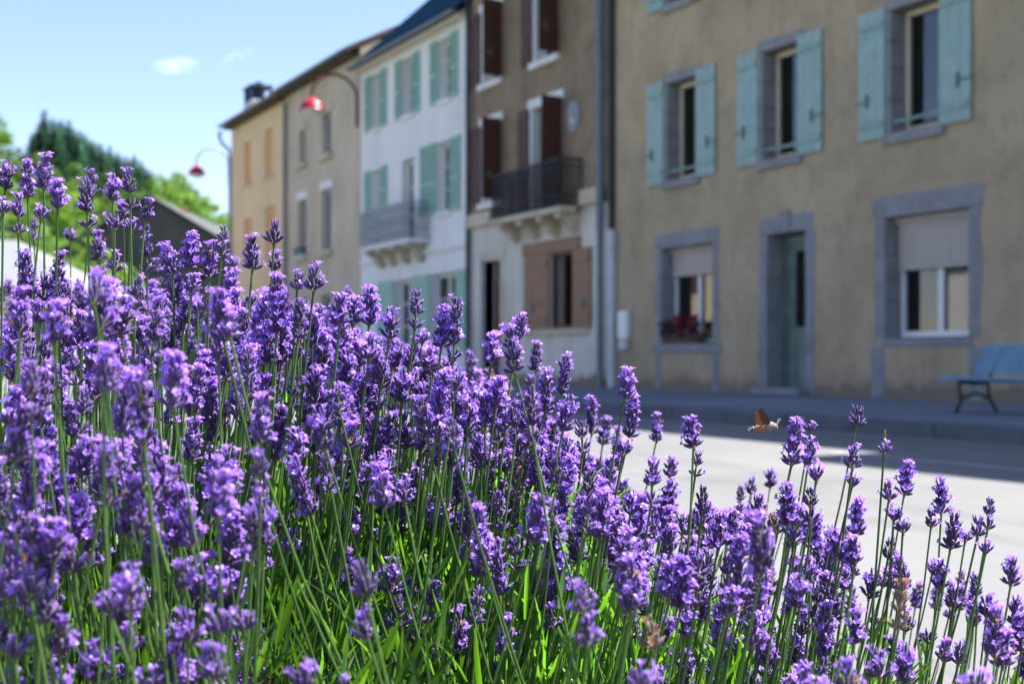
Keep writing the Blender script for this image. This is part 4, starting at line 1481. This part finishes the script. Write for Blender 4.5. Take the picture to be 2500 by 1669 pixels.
# heads measured on the photograph: tip x, tip y, foot x, foot y (2500-wide frame), n = nearer than the focus, b = beyond it
HEADS = """16 389 13 463|62 385 67 485|111 371 107 464|142 435 141 509|45 468 44 569|103 497 100 535|8 480 8 521|226 410 228 475 b|216 435 214 557|277 422 275 493|312 408 319 509|362 480 351 569|279 514 280 561|295 488 303 534 b|83 529 83 588 b|64 610 75 751|149 610 141 700|163 673 166 770|250 649 238 735|340 668 330 762|358 572 360 660|405 590 423 671|469 562 461 657|513 585 512 679|546 548 544 620|617 570 617 659|568 653 565 770|388 703 388 778|461 724 450 790|431 665 426 743|474 663 467 714|281 609 281 663|313 531 321 564|171 556 171 590 b|563 617 571 676 b|613 711 613 743|375 628 388 695 b|236 558 241 636 b|139 722 145 778
675 534 669 597|672 609 672 660|676 664 680 769|766 638 766 710|729 656 725 707|832 712 830 795|868 720 861 794|849 698 852 747 b|903 694 901 794|956 747 950 828|1017 704 1013 803|1116 720 1106 878|1090 742 1077 849|1029 801 1031 838|766 763 769 844|884 828 873 895|921 844 932 937|1002 844 996 897|1055 844 1053 908|1104 860 1096 940|1152 854 1147 919 b|1013 897 1010 961|1061 908 1066 986|881 929 871 1004|820 929 828 1004 n|777 986 793 1092 n|1021 961 1040 1062 n|1181 951 1184 1039|646 991 635 1090|1101 1012 1109 1102 n|780 873 782 929|721 814 726 876|683 806 684 844|893 1022 885 1062|1208 806 1200 886
1272 760 1268 828|1241 788 1257 911 n|1204 810 1198 887|1311 830 1308 906 b|1383 859 1372 962|1335 895 1332 1008|1292 914 1303 1083 n|1396 962 1374 1053|1445 965 1445 1059 b|1536 893 1525 973|1549 960 1536 1067|1482 1015 1471 1086 b|1604 1005 1603 1078 b|1683 1013 1694 1094|1703 1094 1697 1163|1638 1110 1635 1165 b|1418 1024 1423 1104|1182 954 1187 1037|1241 992 1233 1059|1356 1104 1360 1185 n|1595 1112 1590 1230 n|1396 1088 1388 1131|1526 1066 1520 1110|1510 1040 1502 1150 b|1490 1110 1484 1210
24 786 35 933 n|104 831 107 906|137 890 139 994|75 901 80 1008 n|225 831 230 976 n|284 761 287 922 n|346 767 340 831|388 839 386 895|501 852 496 946|455 790 452 826|509 783 509 861 b|370 927 356 997|303 925 305 970|48 1003 60 1150 n|110 1005 120 1130 n|174 1000 188 1115 n|281 978 292 1043|305 1035 305 1142 n|375 1056 383 1158 n|471 1016 466 1126 n|418 978 412 1037|466 973 470 1020|552 976 549 1043|605 938 589 1035|525 925 520 1077|520 1085 517 1158|354 1136 365 1250 n|166 783 166 866|589 1085 586 1122
712 1112 761 1257 n|720 1040 726 1126 n|694 1257 680 1308|951 1045 948 1094|919 1126 940 1241 n|986 1158 988 1228 n|857 1241 857 1313|1010 1233 1018 1327|1071 1054 1069 1150|1165 1059 1176 1145|1165 1230 1184 1388 n|873 1362 897 1460 nn|885 1475 897 1560 nn|1109 1249 1104 1303|1104 1180 1101 1236|1106 1372 1106 1440|793 1096 806 1188 n|868 1113 876 1150|745 1605 740 1680 nn|970 1451 975 1538 n|1037 1419 1035 1523|812 1565 817 1605|834 1645 840 1720 nn|1020 1350 1016 1395|840 1340 838 1372
1476 1140 1476 1220|1436 1206 1433 1299 n|1641 1167 1628 1262|1717 1180 1711 1282|1926 1176 1923 1282 n|1853 1200 1846 1276|1807 1180 1807 1249 b|1837 1160 1833 1206 b|1880 1140 1880 1190 b|1512 1335 1519 1445 n|1555 1339 1555 1448 n|1413 1411 1423 1494 nn|1429 1494 1436 1580 nn|1635 1365 1635 1458 n|1704 1349 1698 1481 n|1807 1299 1803 1461 n|1866 1286 1863 1395 n|1549 1501 1539 1557|1568 1610 1562 1690 nn|1843 1488 1837 1584 n|1880 1554 1873 1656|1942 1531 1942 1623|1794 1547 1794 1613|1674 1471 1674 1554 n|1578 1239 1578 1292|1545 1282 1545 1330
1947 1017 1932 1136|1981 1026 1979 1053|1984 1062 1972 1139|1990 1123 1993 1173|2097 987 2090 1044|2085 1080 2081 1143|2085 1150 2080 1188|2160 1071 2158 1107|2219 1121 2207 1209|2169 1166 2171 1220|2296 1161 2298 1254|2332 1240 2320 1340|2277 1240 2273 1286|2413 1211 2411 1292|2411 1313 2406 1351|2388 1254 2386 1313|2359 1290 2356 1322|2474 1353 2467 1430|2381 1396 2386 1489|2097 1211 2092 1306|2079 1304 2088 1376|1979 1186 1977 1277|2178 1308 2167 1367|2201 1262 2205 1300|1972 1353 1972 1426|2137 1385 2121 1460|2015 1457 2015 1552|2092 1480 2083 1575 n|2133 1487 2133 1552|2074 1607 2070 1690 nn|2210 1480 2210 1541|2454 1532 2447 1629 n|2309 1552 2305 1616|2341 1559 2338 1620|2386 1625 2380 1700 nn|2481 1448 2476 1525|2494 1494 2494 1590|2296 1362 2296 1439|2350 1387 2345 1428 b|2268 1530 2265 1570|2000 1645 2000 1710 nn|2330 1420 2326 1480|2180 1225 2182 1270
34 1230 40 1320 nn|10 1300 20 1460 nn|77 1282 85 1385 nn|158 1307 179 1397 nn|239 1290 252 1375 n|358 1136 367 1240 nn|354 1247 384 1375 nn|448 1217 470 1341 nn|311 1371 316 1500 nn|107 1427 111 1520 nn|440 1358 452 1435 nn|529 1384 538 1465 nn|585 1346 576 1422 n|149 1495 145 1597 nn|239 1559 230 1665 nn|311 1516 316 1597 nn|457 1478 461 1567 nn|529 1474 538 1550 nn|358 1619 363 1690 nn|512 1567 520 1661 nn|38 1542 34 1606 nn|145 1627 145 1700 nn|26 1623 26 1700 nn|516 1200 512 1282 n|190 1100 175 1240 n|260 1440 268 1500 nn|70 1390 74 1460 nn|590 1480 596 1540 nn"""

rng = random.Random(23)
plan = []
for part in HEADS.replace("\n", "|").split("|"):
    w = part.split()
    x0, y0, x1, y1 = map(float, w[:4])
    t = w[4] if len(w) > 4 else ''
    if t == 'n':
        Zd = rng.uniform(.87, .98)
    elif t == 'nn':
        Zd = rng.uniform(.66, .76)
    elif t == 'b':
        Zd = rng.uniform(1.42, 1.62)
    else:
        Zd = rng.uniform(1.04, 1.24)
    plan.append((x0, y0, x1, y1, Zd, False))

ENV = [(-200, 620), (0, 650), (100, 660), (200, 650), (330, 640), (450, 690), (560, 700), (700, 700), (780, 735), (900, 800), (1050, 820), (1150, 880), (1280, 930),
       (1400, 1060), (1500, 1130), (1600, 1210), (1800, 1220), (1950, 1210), (2100, 1300), (2300, 1370), (2400, 1420), (2500, 1490), (2700, 1600)]


def env(px):
    for (a, ya), (b, yb) in zip(ENV, ENV[1:]):
        if px <= b:
            return ya + (yb - ya) * (px - a) / (b - a)
    return ENV[-1][1]


# the rest of the bed, filled in at random under the same outline
zones = [  # count, x range, y below the outline (mean, max), depth range
    (80, (-120, 620), (50, 240), (1.35, 1.95)),
    (95, (-120, 600), (240, 580), (1.0, 1.35)),
    (150, (480, 1300), (50, 280), (1.35, 2.05)),
    (120, (560, 1320), (120, 360), (1.02, 1.35)),
    (60, (600, 1400), (340, 760), (1.05, 1.4)),
    (50, (560, 1350), (480, 880), (.98, 1.2)),
    (110, (1280, 2080), (40, 330), (1.2, 1.8)),
    (85, (1300, 2080), (150, 450), (1.0, 1.25)),
    (34, (2050, 2620), (60, 300), (1.1, 1.6)),
    (70, (-100, 640), (600, 1080), (.70, .92)),
    (24, (1250, 2500), (250, 500), (.75, .95)),
    (55, (-90, 640), (900, 1040), (.72, 1.0)),
    (34, (600, 1400), (700, 860), (.95, 1.2)),
]
for n, (xa_, xb_), (ya_, yb_), (za_, zb_) in zones:
    for k in range(n):
        px = rng.uniform(xa_, xb_)
        Zd = rng.uniform(za_, zb_)
        f = rng.random() ** 1.1
        py = env(px) + (ya_ * rng.random() if f < .5 else rng.uniform(ya_ * .5, yb_))
        Lm = rng.triangular(.013, .042, .028)
        lp = Lm * F25 / Zd
        lean = rng.gauss(.08, .13)
        plan.append((px, py, px - lean * lp, py + lp, Zd, True))

PLANTS = [
    ("left", "tall lavender bush at the left edge, its tips standing against the green hillside", -.42, 1.30),
    ("near", "lavender bush in soft focus in the bottom left corner, nearest of all", -.24, .78),
    ("mid", "dense lavender bush below the beige and yellow houses", -.20, 1.40),
    ("centre", "lavender bush below the white house, many bare green stems at its foot", -.02, 1.35),
    ("brown", "lavender bush below the brown balcony house, left of the sunlit road", .14, 1.22),
    ("moth", "lavender bush right under the hovering moth, before the sunlit road", .26, 1.16),
    ("right", "loose sparse lavender bush at the right edge, below the blue bench", .42, 1.16),
]
plants, ptop = {}, {}
for key, label, X, Zc in PLANTS:
    plants[key] = thing("lavender_bush", cs(X, Zc, .15), label, "lavender", "lavender bushes in the bed along the road")


def which(px, Zd, py):
    if Zd < .99 and px < 640 and py > 900:
        return "near"
    if px < 340:
        return "left"
    if px < 740:
        return "mid"
    if px < 1180:
        return "centre"
    if px < 1600:
        return "brown"
    if px < 2060:
        return "moth"
    return "right"


def soil_z(p):
    return .16


stem_pts_all = {k: [] for k in plants}


def stem_curve(root_p, foot, end_dir, wob):
    """a gently bowed stalk that leaves the ground steeply and runs into the head along its axis"""
    L = (foot - root_p).length
    p1 = root_p + Vector((wob[0], wob[1], 1)).normalized() * L * .35
    p2 = foot - end_dir * L * .38
    pts = []
    for k in range(9):
        t = k / 8
        a, b_, c_, d_ = (1 - t) ** 3, 3 * t * (1 - t) ** 2, 3 * t * t * (1 - t), t ** 3
        pts.append(root_p * a + p1 * b_ + p2 * c_ + foot * d_)
    return pts


RIGHT = Vector((ST, CT, 0))
AHEAD = Vector((-CT, ST, 0))
for (x0, y0, x1, y1, Zd, fill) in plan:
    key = which(x0, Zd, y0)
    root = plants[key]
    tip, foot = px_world(x0, y0, Zd), px_world(x1, y1, Zd)
    ax = (tip - foot)
    ax += AHEAD * rng.gauss(0, .12) * ax.length
    Ls = ax.length
    ax.normalize()
    nw = max(1, min(8, round((Ls * 1000 - 6) / 6.5)))
    opts = SPK[nw]
    wt = (4, 4, 2, 1) if y0 < env(x0) + 450 or Zd < .9 else (2, 1, 3, 4)
    me, hgt = rng.choices(opts, wt)[0]
    if fill and rng.random() < .03:
        me, hgt = DRY[nw]
    s = Ls / hgt
    # stalk
    H = foot.z - .18
    lean_x = (.02 if x0 < 500 else .08 if x0 < 1250 else .17) + rng.gauss(0, .05)
    if Zd < .99 and 600 < x0 < 1300 and not fill:
        lean_x = -.22 + rng.gauss(0, .05)
    elif Zd < .95 and x0 <= 600:
        lean_x = rng.gauss(-.12, .12)
    dirn = Vector(ax) * .75 + Vector((0, 0, .25)) + RIGHT * (lean_x * .5)
    dirn.normalize()
    rp = foot - RIGHT * (lean_x * H * 1.25) - AHEAD * rng.uniform(-.02, .06) * H * 2
    rp.z = .15
    dm = Vector((foot - rp)).normalized()
    endd = (dirn * .6 + dm * .4).normalized()
    pts = stem_curve(rp, foot + ax * .002, endd, (RIGHT * lean_x * .6 + RIGHT * rng.gauss(0, .03))[:2])
    r = rng.uniform(.82, 1.12) * MM * (.9 if Zd < .95 else 1)
    mb = MB()
    mb.tube(pts, [r * 1.15] * 4 + [r] * 3 + [r * .95] * 2, 5, cap=False)
    st = mb.build("flower_stem", "stem", root, smooth=True)
    stem_pts_all[key].append(pts)
    sp = bpy.data.objects.new("flower_spike", me)
    COL.objects.link(sp)
    sp.parent = st
    q = ax.to_track_quat('Z', 'Y') @ Euler((0, 0, rng.uniform(0, 6.28))).to_quaternion()
    wid = min(1.12, max(.82, s)) * rng.uniform(.86, 1.02)
    sp.matrix_local = Matrix.Translation(foot - ORG[root]) @ q.to_matrix().to_4x4() @ Matrix.Diagonal((wid, wid, s, 1))
    ORG[sp] = ORG[root]

# one cut stalk standing above its last whorl
p = [px_world(2158, 1100, 1.12), px_world(2160, 1048, 1.12)]
MB().tube(p, 1.15 * MM, 6).build("cut_stem", "stem", plants["right"])

# leaves and flowerless stalks
LEAVES = {  # centre X, Z, half widths, leaf top height, leaves, bare stalks
    "left": (-.46, 1.34, .17, .34, .585, 2600, 90),
    "near": (-.24, .88, .22, .17, .50, 2400, 25),
    "mid": (-.20, 1.36, .13, .34, .575, 3000, 130),
    "centre": (-.03, 1.30, .13, .30, .54, 3000, 190),
    "brown": (.11, 1.20, .11, .26, .475, 1700, 170),
    "moth": (.25, 1.16, .11, .20, .425, 1100, 130),
    "right": (.41, 1.16, .10, .18, .385, 330, 45),
}
for key, (X, Zc, wx, wz, topz, nl, nbare) in LEAVES.items():
    root = plants[key]
    V, Fc = [], []
    for k in range(nl):
        u = rng.uniform(-1, 1)
        v = rng.uniform(-1, 1)
        c = cs(X + u * wx * 1.1, Zc + v * wz)
        hmax = topz * (1 - .16 * max(u * u, v * v)) + rng.gauss(0, .022)
        z = hmax - abs(rng.gauss(0, .13)) - .02
        z = max(.16, z)
        base = Vector((c.x, c.y, z))
        L = rng.uniform(.030, .062) * (.72 if key in ('moth', 'right', 'brown') else 1.0)
        wd = rng.uniform(.0012, .0023)
        d = Vector((rng.gauss(0, .42), rng.gauss(0, .42), 1)) + RIGHT * .12
        d.normalize()
        side = d.cross(Vector((rng.gauss(0, 1), rng.gauss(0, 1), .2))).normalized()
        nrm = side.cross(d).normalized()
        bend = rng.uniform(-.3, .45) * L
        n = len(V)
        for (t, ww) in ((0, .55), (.35, 1.0), (.7, .85), (1.0, .08)):
            m = base + d * (L * t) + nrm * (bend * t * t)
            V += [m - side * wd * ww + nrm * wd * ww * .35, m - nrm * wd * ww * .15, m + side * wd * ww + nrm * wd * ww * .35]
        for i in range(3):
            a = n + i * 3
            Fc += [(a, a + 1, a + 4, a + 3), (a + 1, a + 2, a + 5, a + 4)]
    me = bpy.data.meshes.new("foliage")
    o_ = ORG[root]
    me.from_pydata([tuple(q - o_) for q in V], [], Fc)
    me.materials.append(M['leaf'])
    me.polygons.foreach_set('use_smooth', [True] * len(Fc))
    fo = bpy.data.objects.new("foliage", me)
    COL.objects.link(fo)
    fo.parent = root
    tag(fo, kind='stuff')
    mb = MB()
    for k in range(nbare):
        src = rng.choice(stem_pts_all[key])
        off = RIGHT * rng.gauss(0, .03) + AHEAD * rng.gauss(.02, .07)
        cut = rng.uniform(.62, .9)
        m = max(4, int(9 * cut))
        pts = [q + off * (1 - .3 * i / 9) for i, q in enumerate(src[:m])]
        r = rng.uniform(.8, 1.1) * MM
        mb.tube(pts, r, 4, cap=False)
    tag(mb.build("side_stems", "stem", root, smooth=True), kind='stuff')

# ------------------------------------------------------------------ insects


def ellipsoid(mb, c, ax, L, R, mi=0, seg=12, n=9, prof=None):
    pr = []
    for k in range(n + 1):
        t = k / n
        r = math.sqrt(max(0, 1 - (2 * t - 1) ** 2)) if prof is None else prof(t)
        pr.append((max(r, .001) * R, (t - .5) * L))
    mb.lathe(c, pr, seg, mi, axis=ax)


M['moth_fur'] = leafy("moth_fur", (0.30, 0.255, 0.20), (0.3, 0.25, 0.2), 0.15, 0.9, rnd=0.15, sheen=.5)
M['moth_abdomen'] = leafy("moth_abdomen", (0.36, 0.20, 0.10), (0.4, 0.22, 0.1), 0.15, 0.9, rnd=0.2, sheen=.4)
M['moth_dark'] = leafy("moth_dark", (0.04, 0.03, 0.025), (0.05, 0.04, 0.03), 0.1, 0.8, rnd=0.2)
M['moth_white'] = leafy("moth_white", (0.72, 0.68, 0.62), (0.6, 0.6, 0.55), 0.2, 0.8, rnd=0.1)
M['forewing'] = leafy("forewing", (0.11, 0.072, 0.055), (0.15, 0.085, 0.05), 0.3, 0.7, rnd=0.1)
M['hindwing'] = leafy("hindwing", (0.36, 0.17, 0.06), (0.52, 0.23, 0.06), 0.4, 0.7, rnd=0.1)
MZ = 1.10
mc = px_world(1866, 1044, MZ)
mo = thing("moth", mc, "small orange and grey hawk moth hovering left of a lavender head, wings raised", "moth")
ppx = MZ / F25
UP = Vector((0, 0, 1))


def mp(dx, dy, dd=0.0):
    """a point of the moth: dx to the right, dy down (photo pixels), dd away (metres)"""
    return mc + RIGHT * (dx * ppx) - UP * (dy * ppx) + AHEAD * dd


mb = MB()
fwd_ = (mp(30, -6) - mp(-40, 5)).normalized()
spine = [(-31, 2), (-26, 2.5), (-18, 3), (-8, 2.5), (2, 0), (10, -3), (18, -4), (24, -3), (28, -1.5), (31, 0), (32.5, .5)]
rad = [3.0, 6.6, 9.2, 10.8, 11.6, 12.2, 11.4, 9.0, 7.6, 5.4, 1.2]
body = MB()
body.tube([mp(x, y) for x, y in spine[4:]], [r * ppx for r in rad[4:]], 14)
bo = body.build("thorax", "moth_fur", mo, smooth=True)
ab = MB()
ab.tube([mp(x, y) for x, y in spine[:6]], [r * ppx * .98 for r in rad[:6]], 14)
abd = ab.build("abdomen", "moth_abdomen", mo, smooth=True)
bands = MB()
for (x, y, r, mi) in ((-27, 1, 5.6, 0), (-22, 1.6, 7.2, 1), (-17, 2, 8.6, 0)):
    bands.lathe(mp(x, y + 1), [(r * ppx * .96, -1.4 * ppx), (r * ppx * 1.05, 0), (r * ppx * .98, 1.4 * ppx)], 14, mi, axis=fwd_)
bands.build("abdomen_band", ["moth_white", "moth_dark"], abd)
tl = MB()
for k in range(9):
    a = -1 + 2 * k / 8
    e = mp(-42 + abs(a) * 4 + rng.uniform(-1, 1), 4 + a * 5, rng.uniform(-.0014, .0014))
    tl.tube([mp(-29, 2 + a * 2), (Vector(mp(-35, 3 + a * 4)) + AHEAD * rng.uniform(-.001, .001)), e], [2.2 * ppx, 2.4 * ppx, .5 * ppx], 5, mi=k % 2)
tl.build("tail_tuft", ["moth_dark", "moth_white"], mo)
fz = MB()
for k in range(520):
    t = rng.random()
    i = min(len(spine) - 2, int(t * (len(spine) - 1)))
    f = t * (len(spine) - 1) - i
    cx_, cy_ = spine[i][0] * (1 - f) + spine[i + 1][0] * f, spine[i][1] * (1 - f) + spine[i + 1][1] * f
    r = (rad[i] * (1 - f) + rad[i + 1] * f)
    a = rng.uniform(0, 2 * pi)
    n_ = (UP * cos(a) + AHEAD * sin(a))
    b0 = mp(cx_, cy_) + n_ * r * ppx * .95
    e = b0 + (n_ * .8 - fwd_ * 1.2).normalized() * rng.uniform(1.5, 3.5) * ppx
    sd_ = n_.cross(fwd_) * .35 * ppx
    fz.add([tuple(b0 - sd_), tuple(b0 + sd_), tuple(e)], [(0, 1, 2)])
tag(fz.build("fur", "moth_fur", mo), kind='stuff')
for dd, lift in ((-.0030, 0), (.0030, 7)):
    # forewing swept up and back from the shoulder, hindwing tucked behind it
    o_ = AHEAD * dd
    w_ = AHEAD * (dd * 2.0)
    rib = [mp(12, -8) + o_, mp(13 + lift * .2, -14) + o_, mp(6 + lift * .7, -28) + w_, mp(-3 + lift, -41) + w_ * 1.2, mp(-9 + lift, -49) + w_ * 1.4, mp(-14 + lift, -52) + w_ * 1.4,
           mp(-18 + lift, -48) + w_ * 1.3, mp(-17 + lift, -38) + w_ * 1.2, mp(-12 + lift * .6, -24) + w_ * .9, mp(-4, -9) + o_]
    MB().slab([tuple(q) for q in (rib if dd < 0 else rib[::-1])], tuple(AHEAD * .00010)).build("forewing", "forewing", mo)
    rib = [mp(2, -7) + o_ * .8, mp(-8, -18) + w_ * .6, mp(-17 + lift * .5, -36) + w_ * .9, mp(-22 + lift * .5, -38) + w_ * .9, mp(-23 + lift * .3, -26) + w_ * .8, mp(-20, -12) + w_ * .7, mp(-15, -6) + o_ * .8]
    MB().slab([tuple(q + AHEAD * .0005) for q in (rib if dd < 0 else rib[::-1])], tuple(AHEAD * .00010)).build("hindwing", "hindwing", mo)
    MB().tube([mp(29, -5) + o_ * .3, mp(33, -13) + o_ * .6, mp(38, -22) + o_ * 1.0], [.55 * ppx, .8 * ppx, 1.0 * ppx], 6).build("antenna", "moth_white", mo)
    MB().lathe(mp(29, -2) + o_ * .62, [(.1 * ppx, -1.2 * ppx), (1.8 * ppx, 0), (.1 * ppx, 1.2 * ppx)], 10, axis=AHEAD).build("eye", "moth_dark", mo)
MB().tube([mp(32, 1), mp(41, 4), mp(48, 9)], .35 * ppx, 5).build("proboscis", "moth_dark", mo)

# bumblebee
bc = px_world(494, 668, 1.16)
bp_ = 1.16 / F25
bee = thing("bumblebee", bc, "dark bumblebee with a tawny thorax clinging to a lavender head", "bumblebee")
ax = (RIGHT * .35 - UP * .9 + AHEAD * -.2).normalized()
b1 = MB()
ellipsoid(b1, bc + ax * 6 * bp_, ax, 20 * bp_, 8 * bp_)
bb = b1.build("abdomen", "moth_dark", bee, smooth=True)
b1 = MB()
ellipsoid(b1, bc - ax * 8 * bp_, ax, 15 * bp_, 7.5 * bp_)
b1.build("thorax", "moth_abdomen", bee, smooth=True)
b1 = MB()
ellipsoid(b1, bc - ax * 17 * bp_ + RIGHT * 2 * bp_, ax, 8 * bp_, 4 * bp_)
b1.build("head", "moth_dark", bee, smooth=True)
sx = ax.cross(AHEAD).normalized()
for s_ in (-1, 1):
    a0 = bc - ax * 7 * bp_ - AHEAD * 5 * bp_
    MB().slab([tuple(a0), tuple(a0 + ax * 8 * bp_ + sx * s_ * 9 * bp_), tuple(a0 + ax * 20 * bp_ + sx * s_ * 12 * bp_), tuple(a0 + ax * 15 * bp_ + sx * s_ * 3 * bp_)][::s_], tuple(AHEAD * .0001)).build("wing", "moth_white", bee)
    for k in range(3):
        l0 = bc - ax * (12 - 5 * k) * bp_
        MB().tube([l0, l0 + sx * s_ * 9 * bp_ + AHEAD * 3 * bp_, l0 + sx * s_ * 11 * bp_ + AHEAD * 8 * bp_ + ax * 4 * bp_], .7 * bp_, 5).build("leg", "moth_dark", bee)
